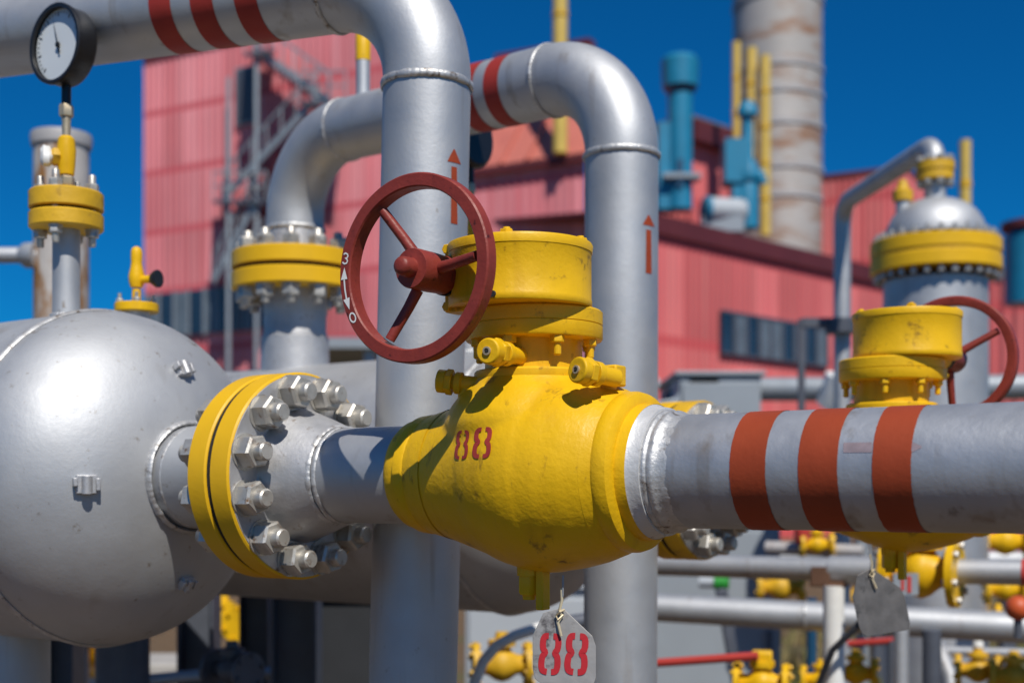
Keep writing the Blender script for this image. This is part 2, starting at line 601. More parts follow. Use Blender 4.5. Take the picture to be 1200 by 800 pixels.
def make_spool(O, label, near):
    base = ax(O, S_FACE)
    t = thing('flanged_spool', base, label, 'pipe spool')
    obj('flange', flange_geo(ax(O, S_BACK + GAP), D1, .188, .05, FT), M['yellow_flange'] if near else M['yellow_old'], t)
    obj('flange_face', G().ring([(0, .06), (0, .1835), (.0015, .183), (.0015, .06)], ax(O, S_FACE), D1, 96), M['silver_rough'], t)
    obj('gasket', G().revolve([(0, .1835), (GAP, .1835)], ax(O, S_BACK), D1, 64), M['gap'], t)  # dark disc run out almost to the rim to paint the gap's shade
    obj('neck', G().revolve([(0, .122), (.012, .117), (.05, .104), (.078, .0935), (.092, .089), (S_WELD - S_FACE, .088)], ax(O, S_FACE), D1, 72, False), M['silver_rough'], t)
    obj('weld_bead', G().bead(ax(O, S_WELD + .003), D1, PR + .003, .0065, 130, 1.0).bead(ax(O, S_WELD + .016), D1, PR + .001, .0045, 130, 4.0), M['bead'], t)
    obj('pipe', G().revolve([(S_WELD - .01, PR), (-.236, PR)], ax(O, 0), D1, 72, False), M['silver_pipe'], t)
    for k in range(12):
        a = PI / 6 * (k + .5)
        d = PP * math.cos(a) + UP * math.sin(a)
        inst(STUD, t, at_frame(ax(O, S_FACE + .0015) + d * .154, D1, a + random.uniform(-.5, .5)))
    return t


make_spool(O1, 'short silver pipe with bolted yellow flange between vessel and near valve', True)
make_spool(O2, 'bolted yellow flange under the striped pipe, behind the second upright pipe', False)


# ------------------------------------------------------------------ gear operated valves
def make_valve(O, label, near):
    yc, ye = (M['yellow_cast'], M['yellow']) if near else (M['yellow_cast'], M['yellow'])
    t = thing('gear_valve', O - UP * .155, label, 'valve')
    prof = [(-.241, .086), (-.232, .092), (-.214, .0945), (-.212, .099), (-.196, .1005), (-.192, .0985), (-.186, .100), (-.15, .1085), (-.10, .1235), (-.055, .1375),
            (-.052, .1400), (-.03, .1475), (0, .1545), (.03, .1575), (.055, .1565), (.058, .1545), (.09, .1500), (.13, .1400), (.16, .1285), (.171, .1230), (.176, .1208),
            (.1785, .1216), (.181, .1222), (.190, .1220), (.199, .1190), (.2035, .1120), (.205, .1035), (.222, .1015)]
    # finer profile
    fine = []
    for (a, b) in zip(prof[:-1], prof[1:]):
        k = max(1, int((b[0] - a[0]) / .008))
        fine += [(a[0] + (b[0] - a[0]) * i / k, a[1] + (b[1] - a[1]) * i / k) for i in range(k)]
    fine.append(prof[-1])
    gb = G().revolve(fine, ax(O, 0), D1, 128, False, 0, lambda h, a: .0011 * noise.noise(V((h * 30, math.cos(a) * 4, math.sin(a) * 4))))
    # saddle rising to the neck
    gs_ = G().revolve([(.0, .001), (.0, .130), (.05, .140), (.078, .144), (.095, .139), (.112, .128), (.128, .115), (.142, .101), (.150, .0945), (.153, .0945), (.153, .001)], ax(O, 0), UP, 96, True)
    core = [p for p in fine if -.19 <= p[0] <= .179]
    gcore = G().revolve(core, ax(O, 0), D1, 128, True)
    gcore.add(gs_.v, gs_.f)
    body = obj('body', gcore, yc, t, smooth=0)
    rm_ = body.modifiers.new('cast', 'REMESH'); rm_.mode = 'VOXEL'; rm_.voxel_size = .004; rm_.use_smooth_shade = True
    sm_ = body.modifiers.new('fillet', 'SMOOTH'); sm_.factor = .5; sm_.iterations = 14
    obj('end_collar', G().revolve([(p[0], p[1] + (.0012 if p[0] > -.186 else 0)) for p in fine if p[0] <= -.15], ax(O, 0), D1, 128, False), yc, body, smooth=35)
    obj('end_collar', G().revolve([p for p in fine if p[0] >= .158], ax(O, 0), D1, 128, False), yc, body, smooth=35)
    obj('neck_collar', G().revolve([(.140, .094), (.150, .0962), (.159, .0955), (.162, .0930), (.1625, .078)], ax(O, 0), UP, 96, False), ye, body, smooth=35)
    obj('end_ring', G().revolve([(.221, .1015), (.225, .0985), (.241, .0955), (.2415, .090)], ax(O, 0), D1, 96, False), M['primer'], t)
    obj('end_weld', G().revolve([(.240, .0910), (.242, .0925), (.245, .0930), (.248, .0915), (.2495, .0895), (.252, .0905), (.256, .0915), (.260, .0900), (.263, .0870), (.270, .0850), (.278, .0843), (.282, .0835)], ax(O, 0), D1, 240, False, 0, lambda h, a: .0010 * noise.noise(V((h * 60, math.cos(a) * 7, math.sin(a) * 7))) + .0004 * noise.noise(V((h * 20, math.cos(a) * 45, math.sin(a) * 45)))), M['bead'], t, smooth=60)
    obj('neck', G().revolve([(.155, .079), (.200, .077), (.210, .079)], ax(O, 0), UP, 64, False), ye, t)
    obj('bonnet_flange', G().revolve([(.208, .079), (.210, .108), (.213, .110), (.232, .110), (.233, .1085), (.2335, .1085), (.2345, .110), (.254, .110), (.257, .107), (.257, .06)], ax(O, 0), UP, 96, False), ye, t)
    for k in range(8):
        a = PI / 4 * k + .18
        d = D1 * math.cos(a) + PP * math.sin(a)
        b = obj('bonnet_bolt', G().hexa(ax(O, 0, 0, .210) + d * .096, -UP, .019, .012, a).revolve([(0, .006), (.020, .006), (.022, .004)], ax(O, 0, 0, .201) + d * .096, -UP, 12), ye, t, smooth=25)
    wd = -PP if near else PP            # the wheel looks towards the lens on the near valve, away on the far one
    wu = D1 if near else -D1
    qg = .04
    gc = O + wd * qg if near else O + wd * .012 + D1 * .030
    gear = obj('gearbox', G().revolve([(.2572, .112), (.259, .1135), (.268, .1135), (.270, .1125), (.340, .1125), (.342, .1135)], gc, UP, 96, True), ye, t)
    cover = G().revolve([(.3425, .114), (.3535, .115), (.357, .113), (.3572, .02)], gc, UP, 96, True)
    cv = obj('cover', cover, ye, gear)
    for k, (rr, aa, s_) in enumerate(((.0, 0.0, 1.2), (.098, .3, .9), (.098, 1.5, .9), (.098, 2.6, .9), (.098, 3.7, .9), (.098, 5.1, .9))):
        p = gc + (D1 * math.cos(aa) + PP * math.sin(aa)) * rr + UP * .357
        obj('cover_bolt', G().hexa(p, UP, .020 * s_, .007 * s_, aa).revolve([(0, .0065 * s_), (.004, .006 * s_)], p + UP * .006 * s_, UP, 12), ye, cv, smooth=25)
    if near:
        p = gc - PP * .1125 + UP * .2645 + D1 * .028
        obj('drain_hole', G().revolve([(0, .005), (.0035, .005)], p, -PP, 12), M['dark'], gear)
    # boss for the shaft
    zw = .305 if near else .272
    bo = (O - D1 * .08 if near else O + D1 * .074) + UP * zw      # the worm shaft runs beside the stem
    boss = obj('shaft_boss', G().revolve([(.050, .030), (.100, .030), (.104, .028)], bo - UP * .004, wd, 48)
               .box(bo + wd * .092 + D1 * (.012 if near else -.012), wu, UP, wd, .028, .054, .018)
               .revolve([(.108, .028), (.116, .027), (.118, .024)], bo, wd, 40), ye, gear, bevel=.003)
    for a in (PI / 4, 3 * PI / 4, 5 * PI / 4, 7 * PI / 4):
        p = bo + wd * .109 + D1 * (.012 if near else -.012) + wu * .021 * (1 if math.cos(a) > 0 else -1) + UP * .045 * (1 if math.sin(a) > 0 else -1)
        obj('boss_bolt', G().hexa(p, wd, .014, .007), ye, gear, smooth=25)
    obj('shaft', G().revolve([(.115, .022), (.150, .022)], bo, wd, 32).revolve([(.122, .031), (.131, .031)], bo, wd, 32), M['black'], gear)
    # handwheel
    qw = .202 if near else .205
    wc = bo + wd * qw
    RW = .1425
    sect = [(-.013, RW - .019), (-.012, RW - .0215), (.010, RW - .0215), (.0125, RW - .0195), (.0125, RW - .0025), (.010, RW - .0003), (-.008, RW), (-.013, RW - .004)]
    wheel = obj('handwheel', G().ring(sect, wc, wd, 128), M['wheel'], t, smooth=35)
    h0 = -.066 if near else -.066
    hub = obj('hub', G().revolve([(h0, .030), (h0 + .004, .0295), (h0 + .03, .0305), (.008, .0305), (.0115, .0292), (.0120, .0165), (.0125, .0150), (.034, .0142), (.038, .0115), (.040, .006), (.0402, .001)], wc, wd, 48), M['wheel'], wheel)
    for k in range(3):
        a = math.radians(4 + 120 * k) if near else math.radians(30 + 120 * k)
        d = wu * math.cos(a) + UP * math.sin(a)
        obj('spoke', G().tube([wc + d * .030 - wd * .022, wc + d * .06 - wd * .016, wc + d * .115], [.0092, .0084, .0078], 16), M['wheel'], wheel)
    if near:
        # white shut and open marks on the rim: letters and a double arrow
        fo = wc + wd * .0131
        rm = RW - .0112

        def pol(r, deg):
            a = math.radians(deg)
            return wu * (r * math.cos(a)) + UP * (r * math.sin(a))
        quads = []

        def rim_stroke(pts, w):
            # pts in (along rim, radial) metres, rim angle around a0
            return pts, w
        g = G()

        def lay(pts2, w, a0, closed=False):
            P2 = [V(p) for p in pts2]
            for q in stroke(P2, w):
                vs = []
                for p in q:
                    ang = math.radians(a0) - p.y / rm
                    vs.append(fo + (wu * math.cos(ang) + UP * math.sin(ang)) * (rm - p.x))
                g.add(vs, [(0, 1, 2, 3)])
        # 3-shaped Cyrillic letter
        z3 = [(-.0055, .0055), (-.002, .0078), (.003, .0068), (.0045, .0038), (.003, .0012), (-.001, .0002), (.003, -.0008), (.0052, -.0038), (.0036, -.0072), (-.001, -.0085), (-.0055, -.0062)]
        lay([(a * .95, b * 1.0) for a, b in z3], .0026, 168)
        ring_o = [(.0058 * math.cos(2 * PI * k / 20), .0075 * math.sin(2 * PI * k / 20)) for k in range(21)]
        lay([(a * .92, b * 1.0) for a, b in ring_o], .0026, 210)
        lay([(0, -.028), (0, -.014), (0, 0), (0, .014), (0, .028)], .0030, 189)
        for sg in (-1, 1):
            tip = -.034 * sg
            vs = []
            for (x, y) in ((0, tip), (-.0066, tip * .45), (.0066, tip * .45)):
                ang = math.radians(189) - (-y) / rm * -1
                vs.append(fo + wd * .0002 + (wu * math.cos(ang) + UP * math.sin(ang)) * (rm - x))
            g.add(vs, [(0, 1, 2)])
        obj('rim_marking', g, M['white'], wheel, smooth=0)
    # grease and bleed fittings
    if near:
        def fitting(p, q, r, dark=False):
            p, q = V(p), V(q)
            d = (p - q).normalized()
            L = (p - q).length
            g = G().revolve([(0, r * .72), (L * .45, r * .72), (L * .46, r * .95), (L * .60, r * .95), (L * .61, r * .6), (L * .68, r * .6)], q, d, 28)
            g.hexa(q + d * L * .66, d, r * 1.95, L * .16, .4)
            g.revolve([(0, r * .9), (.002, r), (L * .18, r), (L * .20, r * .9)], q + d * L * .80, d, 32)
            f = obj('grease_fitting', g, ye, t, smooth=30, bevel=.0008)
            obj('nipple', G().revolve([(0, r * .33), (.003, r * .33), (.0032, r * .2), (-.002, r * .18)], p, d, 16), M['brass'] if not dark else ye, f)
            obj('nipple_hole', G().revolve([(0, r * .13), (.0036, r * .13)], p, d, 12), M['dark'], f)
            return f
        fitting(P(571, 411, 1.885), P(612, 418, 1.985), .0195)
        fitting(P(513, 446, 2.035), P(566, 452, 2.02), .0185, True)
        fitting(P(676, 433, 1.865), P(722, 443, 1.92), .0195)
        bp = P(712, 441, 1.945)
        obj('fitting_block', G().box(bp, D1, PP, UP, .024, .016, .016).revolve([(-.055, .015), (0, .014)], bp, UP, 24), ye, t, bevel=.003)
        bp = P(549, 462, 2.03)
        obj('fitting_post', G().revolve([(-.05, .020), (.012, .016)], bp, UP, 24), ye, t)
    # drain under the body
    dp = ax(O, .004, -.02, -.148)
    obj('drain_plug', G().revolve([(-.02, .020), (.014, .019)], dp, -UP, 24).hexa(dp - UP * .014, -UP, .032, .030).revolve([(0, .011), (.008, .010)], dp - UP * .044, -UP, 20), yc, t, smooth=30)
    obj('drain_lug', G().box(dp - UP * .022 + D1 * .026, D1, PP, UP, .007, .011, .045), yc, t, bevel=.002)
    if near:
        bpy.context.view_layer.update()
        bv_ = body.evaluated_get(bpy.context.evaluated_depsgraph_get())
        me_ = bv_.to_mesh()
        bv = BVHTree.FromPolygons([tuple(body.matrix_world @ p.co) for p in me_.vertices], [tuple(p.vertices) for p in me_.polygons])
        bv_.to_mesh_clear()
        c = P(555, 520, 1.7)
        n = (V((0, 0, H)) - P(555, 521, 1.9)).normalized()
        u = UP.cross(n).normalized(); w = n.cross(u)
        k = 1.7 / F
        qs = eight(-15 * k, 0 * k, 18 * k, 37 * k, 4.4 * k, 0) + eight(12 * k, 1 * k, 24 * k, 38 * k, 5.9 * k, 0)
        qs = [[(p[0] + p[1] * .10, p[1] + p[0] * .06) for p in q] for q in qs]
        obj('number_marking', project(qs, c, u, w, bv, .0012), M['stencil'], t)
    return t


valve1 = make_valve(O1, 'near yellow valve with number 88 on its body and a red handwheel in front', True)
valve2 = make_valve(O2 - D1 * .06, 'blurred yellow valve behind the striped pipe, handwheel on its far side', False)


# ------------------------------------------------------------------ number tags
def make_tag(c, k, mats, digits, label, tilt=0.0, lean=0.0):
    """c: hanging point; k metres per photo pixel"""
    t = thing('number_tag', c, label, 'tag')
    n = V((math.sin(lean), -math.cos(lean), .10)).normalized()
    u = UP.cross(n).normalized(); w = n.cross(u)
    cr, sr = math.cos(tilt), math.sin(tilt)
    u, w = u * cr + w * sr, w * cr - u * sr
    out = [(-31, -34), (-20, -7), (-3, -1), (4, -1), (27, -20), (39, -30), (44, -42), (46, -78), (44, -85), (40, -87), (-19, -88), (-25, -84), (-28, -74)]
    out = [(x * k, y * k) for x, y in out]
    pl = obj('plate', G().prism(out[::-1], c, u, w, .0022), mats, t, smooth=0, bevel=.0006)
    if digits:
        qs = eight(-9 * k, -54 * k, 25 * k, 44 * k, 7.2 * k, 0) + eight(22 * k, -52 * k, 26 * k, 44 * k, 7.5 * k, 0)
        g = G()
        nn = u.cross(w)
        for q in qs:
            g.add([c + u * p[0] + w * p[1] + nn * .0012 for p in q], [(0, 1, 2, 3)])
        obj('number_marking', g, M['stencil_tag'], t, smooth=0)
    nn = u.cross(w)
    wp = [c + nn * .006 + w * (.030), c + nn * .007 + w * .012 + u * .002, c + nn * .006 - w * .004 - u * .001, c + nn * .005 - w * .012 + u * .003, c + nn * .006 - w * .022 - u * .002, c + nn * .007 - w * .032 + u * .001, c + nn * .006 - w * .042 + u * .004]
    g = G().tube(wp, .0022, 8)
    g.tube([c + nn * .004 + u * .006 - w * .002, c + nn * .009 - w * .006, c + nn * .004 - u * .006 - w * .012, c + nn * .009 - w * .018 - u * .002, c + nn * .005 + u * .005 - w * .010], .0018, 8)
    obj('tie_wire', g, M['wire'], t)
    obj('hanging_wire', G().tube([c + w * .003 + nn * .004, c + nn * .008 + w * .02 + u * .003, c + nn * .012 + w * .05 + u * .002], .0014, 8), M['steel_grey'], t)
    return t


make_tag(P(657, 712, 1.955), 1.955 / F, M['tagmetal'], True, 'grey metal tag painted with red 88 hanging under the near valve', math.radians(-3), math.radians(-8))
make_tag(P(1020, 666, 2.66), 2.66 / F * .88, M['tagdark'], False, 'dark blank metal tag hanging under the blurred far valve', math.radians(6), math.radians(12))

# ------------------------------------------------------------------ main pipe with three stripes
S_MW = s_left(752, .088)


def pipe_main(O, label, near):
    t = thing('line_pipe', ax(O, .9) - UP * 0, label, 'pipe')
    S_END = 1.9 if not near else .98
    obj('pipe', G().revolve([(.255, PR), (S_END, PR)], ax(O, 0), D1, 96, False), M['silver_main'] if near else M['silver_pipe'], t)
    if near:
        for a, b in ((854.8, 896.6), (935, 981), (1021.8, 1067.5)):
            sa, sb = s_left(a, PR), s_left(b, PR)
            n = 160
            g = G()
            aa, u, w = frame(D1)
            vs = []
            for k in range(n):
                th = 2 * PI * k / n
                d = (u * math.cos(th) + w * math.sin(th)) * (PR + .0007)
                e0 = .0007 * noise.noise(V((math.cos(th) * 14, math.sin(th) * 14, a)))
                e1 = .0007 * noise.noise(V((math.cos(th) * 14, math.sin(th) * 14, b)))
                vs += [ax(O, sa + e0) + d, ax(O, sb + e1) + d]
            g.add(vs, [(2 * k, 2 * k + 1, 2 * ((k + 1) % n) + 1, 2 * ((k + 1) % n)) for k in range(n)])
            obj('stripe', g, M['stripe'], t)
        # faded flow arrow
        gp = G().revolve([(.25, PR), (1.0, PR)], ax(O, 0), D1, 96, False)
        bv = bvh_of(gp)
        c = P(1030, 524, 1.4); n = (V((0, 0, H)) - P(1030, 524, 1.5)).normalized()
        u = UP.cross(n).normalized(); w = n.cross(u); k = 1.4 / F
        qs = [[(-48 * k, -7 * k), (-48 * k, 7 * k), (-9 * k, 7 * k), (-9 * k, -7 * k)], [(38 * k, -10 * k), (38 * k, 10 * k), (56 * k, 1 * k), (56 * k, -1 * k)]]
        obj('arrow_shaft', project(qs[:1], c, u, w, bv, .0005, 6), M['faint'], t)
        obj('arrow_head', project(qs[1:], c, u, w, bv, .0005, 6), M['faint'], t)
    return t


pipe_main(O1, 'silver pipe with three broad red stripes running out of frame at right', True)
pipe_main(O2, 'plain silver pipe behind the three-striped pipe', False)


# ------------------------------------------------------------------ risers
def bend(a, c, b, R, n=14):
    """points of a round bend at corner c between a and b"""
    a, c, b = V(a), V(c), V(b)
    d1 = (a - c).normalized(); d2 = (b - c).normalized()
    ang = d1.angle(d2)
    L = R / math.tan(ang / 2)
    p1, p2 = c + d1 * L, c + d2 * L
    ctr = c + (d1 + d2).normalized() * (R / math.sin(ang / 2))
    out = []
    v0, v1 = p1 - ctr, p2 - ctr
    for k in range(n + 1):
        th = (PI - ang) * k / n
        q = v0.rotation_difference(v1)
        axis, tot = q.to_axis_angle()
        out.append(ctr + Matrix.Rotation(th if tot > 0 else -th, 3, axis) @ v0)
    return out, p1, p2


def make_riser(name, leg_bot, corner, end, R, r, label, down=None, stripes=(), arrow=None, leftR=None):
    t = thing('riser_pipe', leg_bot, label, 'pipe')
    b1, p1, p2 = bend(leg_bot, corner, end, R, 20)
    path = [leg_bot] + [leg_bot.lerp(p1, k / 6) for k in range(1, 6)] + b1
    if down is not None:
        b2, q1, q2 = bend(corner, end, down, leftR or R, 20)
        path += [p2.lerp(q1, k / 8) for k in range(1, 8)] + b2 + [q2.lerp(V(down), k / 4) for k in range(1, 5)]
    else:
        path += [p2.lerp(V(end), k / 8) for k in range(1, 9)]
    gp = G().tube(path, r, 80, True)
    obj('pipe', gp, M['silver_pipe'], t, smooth=60)
    dl = (V(corner) - V(leg_bot)).normalized()
    dh = (V(end) - V(corner)).normalized()
    obj('weld_bead', G().bead(p1 - dl * .004, dl, r + .002, .0065, 120, 21.0), M['bead'], t)
    obj('weld_bead', G().bead(p2 + dh * .004, dh, r + .0015, .005, 120, 27.0), M['bead'], t)
    if down is not None:
        obj('weld_bead', G().bead(q1, dh, r + .0015, .005, 120, 31.0), M['bead'], t)
    for a, b in stripes:
        obj('stripe', G().revolve([(a, r + .0008), (b, r + .0008)], V(corner), dh, 96, False), M['stripe_dim'], t)
    if arrow:
        px, py0, py1, z, wd = arrow
        bv = bvh_of(gp)
        c = P(px, (py0 + py1) / 2, z - .3)
        n = (V((0, 0, H)) - P(px, HY, z)).normalized(); n.z = 0; n.normalize()
        u = UP.cross(n).normalized(); w = n.cross(u); k = (z - .09) / F
        hh = (py1 - py0) / 2
        hd = min(16, hh * .36)
        qs = [[(-wd * k, (hh - hd) * k), (wd * k, (hh - hd) * k), (.6 * k, hh * k), (-.6 * k, hh * k)]]
        qs.append([(-wd * .48 * k, -hh * k), (wd * .48 * k, -hh * k), (wd * .40 * k, (hh - hd - 5) * k), (-wd * .40 * k, (hh - hd - 5) * k)])
        c = P(px, 0, z - .3); c.z = H + (HY - (py0 + py1) / 2) / F * (z - .09)
        c.x = (px - CX) / F * (z - .09) + n.x * .21; c.y = z - .09 + n.y * .21
        obj('arrow_head', project(qs[:1], c, u, w, bv, .0008, 6), M['stripe'], t)
        obj('arrow_shaft', project(qs[1:], c, u, w, bv, .0008, 6), M['stripe'], t)
    return t, gp


Z1 = 2.45
k1 = Z1 / F
lb = P(484, 800, Z1); lt = P(500, 120, Z1)
lb = lb + (lb - lt) * (lb.z / (lt.z - lb.z))          # to the ground
lb.z = 0
HZ1 = H + .995
cor1 = lt + (lt - lb).normalized() * ((HZ1 - lt.z) / (lt - lb).normalized().z)
endp = V((-1.46, 3.07, HZ1 + .065))
dwn1 = V((-1.46, 3.07, ZA + .25))
dh1 = (endp - cor1).normalized()


def along(px, c, d):
    """distance along c + d*a that shows at px"""
    k = (px - CX) / F
    return (k * c.y - c.x) / (d.x - k * d.y)


def ring_left(px, c, d, r):
    """distance along the run at which a ring of radius r shows its leftmost point at px"""
    lo, hi = -1.0, 3.0
    n = V((d.y, -d.x, 0)).normalized()
    for _ in range(50):
        m = (lo + hi) / 2
        q = min(px_of(c + d * m + n * r), px_of(c + d * m - n * r))
        if q > px:
            lo = m
        else:
            hi = m
    return (lo + hi) / 2


st1 = [(ring_left(b, cor1, dh1, .084), ring_left(a, cor1, dh1, .084)) for a, b in ((174, 199), (222, 248), (273, 299))]
make_riser('riser_pipe', lb, cor1, endp, .215, .084, 'nearer tall silver upright pipe, bending left overhead with three dark red stripes', dwn1, st1, (532, 170, 258, Z1, 8))
Z2 = 2.93
lb2 = P(727, 800, Z2); lt2 = P(728.5, 180, Z2)
lb2 = lb2 + (lb2 - lt2) * (lb2.z / (lt2.z - lb2.z)); lb2.z = 0
HZ2 = H + .985
cor2 = lt2 + (lt2 - lb2).normalized() * ((HZ2 - lt2.z) / (lt2 - lb2).normalized().z)
e2 = V((FL3.x, FL3.y, HZ2 + .05))
dh2 = (e2 - cor2).normalized()
st2 = [(ring_left(b, cor2, dh2, .084), ring_left(a, cor2, dh2, .084)) for a, b in ((535, 553), (566, 583))]
zf3 = FL3.z
r2, g2 = make_riser('riser_pipe', lb2, cor2, e2, .215, .084, 'farther silver upright pipe arching back to a yellow flange, two red stripes', V((FL3.x, FL3.y, zf3 + .125)), st2, (760, 249, 318, Z2, 7), leftR=.22)
# vent stub on the run
vs = along(425.5, cor2, dh2)
vp = cor2 + dh2 * vs
vb = obj('vent_stub', G().tube([vp + UP * .05, vp + UP * .180], .0195, 24), M['silver'], r2)
obj('vent_cap', G().revolve([(.178, .0205), (.25, .0205), (.256, .017)], vp, UP, 24), M['yellow'], vb)
# flange at its foot
fc = V((FL3.x, FL3.y, 0))
R3 = .184
obj('reducer', G().revolve([(.053, .088), (.070, .087), (.125, .084)], fc + UP * zf3, UP, 64, False), M['silver_rough'], r2)
obj('weld_bead', G().bead(fc + UP * (zf3 + .125), UP, .0855, .006, 100, 2.0), M['bead'], r2)
obj('flange', flange_geo(fc + UP * (zf3 + .006), UP, R3, .05, .047), M['yellow_flange'], r2)
obj('flange', flange_geo(fc + UP * (zf3 - .053), UP, R3, .05, .047), M['yellow_flange'], r2)
obj('gasket', G().revolve([(-.006, R3 - .012), (.006, R3 - .012)], fc + UP * zf3, UP, 64), M['gap'], r2)
for k in range(12):
    a = PI / 6 * k + math.radians(5)
    d = V((math.cos(a + PI / 2), math.sin(a + PI / 2), 0))
    inst(STUD_M, r2, at_frame(fc + d * .148 + UP * (zf3 + .053), UP, random.uniform(0, 1)))
obj('lower_neck', G().revolve([(-.053, .094), (-.10, .092), (-.17, .090), (-.18, .0935), (-.187, .0935), (-.19, .097), (-.42, .103)], fc + UP * zf3, UP, 64, False), M['silver_rough'], r2)


# ------------------------------------------------------------------ pressure gauges on needle valves
def make_gauge(O, label, label2, n=None):
    q = ax(O, -1.187)
    zt = ZA + .605
    z = lambda py: H + (HY - py) / F * 2.722
    gz = z(57)
    nv = thing('needle_valve', V((q.x, q.y, zt)), label2, 'valve')
    c = V((q.x, q.y, 0))
    obj('body', G().revolve([(zt, .010), (z(207), .010), (z(206), .016), (z(196), .018), (z(178), .020), (z(164), .017), (z(161), .012)], c, UP, 24), M['yellow'], nv, smooth=30)
    obj('base_nipple', G().revolve([(zt, .012), (z(205), .012)], c, UP, 20).hexa(c + UP * (z(219)), UP, .03, .02), M['brass'], nv, smooth=30)
    hd = V((-.93, -.36, 0))
    obj('side_spindle', G().tube([c + UP * z(186), c + UP * z(186) + hd * .030], .015, 20).hexa(c + UP * z(186) + hd * .012, hd, .034, .016), M['yellow_old'], nv, smooth=30)
    obj('taped_knob', G().revolve([(.028, .014), (.034, .021), (.046, .022), (.052, .014)], c + UP * z(187), hd, 16, True, 0, lambda h, a: .003 * math.sin(a * 3 + h * 90)), M['white'], nv)
    t = thing('pressure_gauge', V((q.x, q.y, z(160))), label, 'gauge')
    obj('coupling', G().revolve([(z(161), .008), (z(150), .0095), (z(146), .0085), (z(140), .0100), (z(137), .009)], c, UP, 20).hexa(c + UP * z(138), UP, .026, z(124) - z(138)), M['brass'], t, smooth=30)
    obj('stem', G().revolve([(z(125), .010), (z(100), .010)], c, UP, 20), M['black'], t)
    n = n or -PP
    gc = c + UP * gz - PP * -.0
    Rg = .083
    g0 = gc - n * .022
    obj('case', G().revolve([(0, .070), (.004, .079), (.010, .082), (.044, .082), (.045, .0845), (.052, .0845), (.054, .082), (.0535, .0755), (.046, .0745)], g0, n, 72, False).revolve([(0, .001), (0.0005, .0705)], g0, n, 72, False), M['black'], t)
    dl = obj('dial', G().revolve([(.040, .001), (.041, .0752)], g0, n, 64, False), M['dial'], t)
    u = UP.cross(n).normalized()
    gt = G()
    f0 = g0 + n * .0418
    for k in range(33):
        a = math.radians(225 - 270 * k / 32)
        d = u * math.cos(a) + UP * math.sin(a)
        r0 = .060 if k % 4 == 0 else .065
        gt.box(f0 + d * ((r0 + .070) / 2), d, n.cross(d), n, (.070 - r0) / 2, .0007 if k % 4 else .0011, .0002)
    obj('scale_marks', gt, M['black'], dl, smooth=0)
    a = math.radians(106)
    d = u * math.cos(a) + UP * math.sin(a); e = n.cross(d)
    gn = G().add([f0 + n * .002 - d * .020 - e * .0035, f0 + n * .002 - d * .020 + e * .0035, f0 + n * .002 + e * .0022, f0 + n * .002 + d * .062, f0 + n * .002 - e * .0022], [(0, 1, 2, 3, 4)])
    gn.revolve([(.0005, .006), (.004, .006), (.005, .004)], f0, n, 20)
    nd = obj('needle', gn, M['black'], dl)
    return t


make_gauge(O1, 'round black pressure gauge with white dial at the upper left', 'small yellow needle valve with white taped knob, under the white-dialled gauge')
make_gauge(O2, 'second black gauge showing from behind the nearer tall upright pipe', 'small yellow needle valve behind the nearer tall upright pipe', -D1)

# bleed valve on a raised nozzle behind the crest of the near vessel
b0 = P(160, 361, 2.92)
bl = thing('bleed_valve', b0 - UP * .14, 'small yellow bleed valve standing behind the crest of the domed vessel', 'valve')
kb = 2.92 / F
obj('nozzle', G().tube([b0 - UP * .19, b0], .03, 24), M['silver'], bl)
obj('base_flange', G().revolve([(-.010, .047), (-.008, .049), (.008, .049), (.010, .047)], b0, UP, 48), M['yellow'], bl)
for a in (0.3, 1.9, 3.5, 5.0):
    p = b0 + V((math.cos(a), math.sin(a), 0)) * .037
    obj('stud', G().tube([p, p + UP * .032], .004, 10).hexa(p + UP * .010, UP, .014, .010), M['nut'], bl)
obj('body', G().revolve([(.01, .010), (22 * kb, .010)], b0, UP, 20).revolve([(24 * kb, .013), (30 * kb, .017), (38 * kb, .018), (46 * kb, .014), (54 * kb, .012), (58 * kb, .013), (66 * kb, .0125), (70 * kb, .010), (72 * kb, .004)], b0, UP, 24), M['yellow'], bl, smooth=50)
sd = V((.95, -.3, 0)).normalized()
obj('outlet', G().tube([b0 + UP * 33 * kb, b0 + UP * 33 * kb + sd * .05], .009, 20), M['yellow'], bl)
obj('outlet_nut', G().revolve([(.040, .012), (.052, .020), (.058, .020)], b0 + UP * 33 * kb, sd, 20), M['black'], bl)

# rusty column and its branch pipe at the far left
RC = 5.2
cb = P(72, 160, RC)
rcol = thing('vent_column', V((cb.x, cb.y, 0)), 'rust-streaked pale column behind the gauge stack', 'column')
obj('column', G().tube([V((cb.x, cb.y, 0)), cb - UP * .0], .108, 48), M['rusty'], rcol)
obj('rim', G().ring([(-.045, .105), (-.045, .117), (-.012, .121), (.006, .117), (.006, .090), (-.01, .09)], cb, UP, 48), M['rusty_pale'], rcol)
bb = P(38, 299, RC - .06)
obj('branch', G().tube([bb + V((.05, .03, 0)), bb, bb + V((-.5, .12, .02))], .032, 20).revolve([(0, .052), (.05, .05), (.07, .036)], bb + V((.02, 0, 0)), V((-1, .2, 0)), 24), M['silver'], rcol)

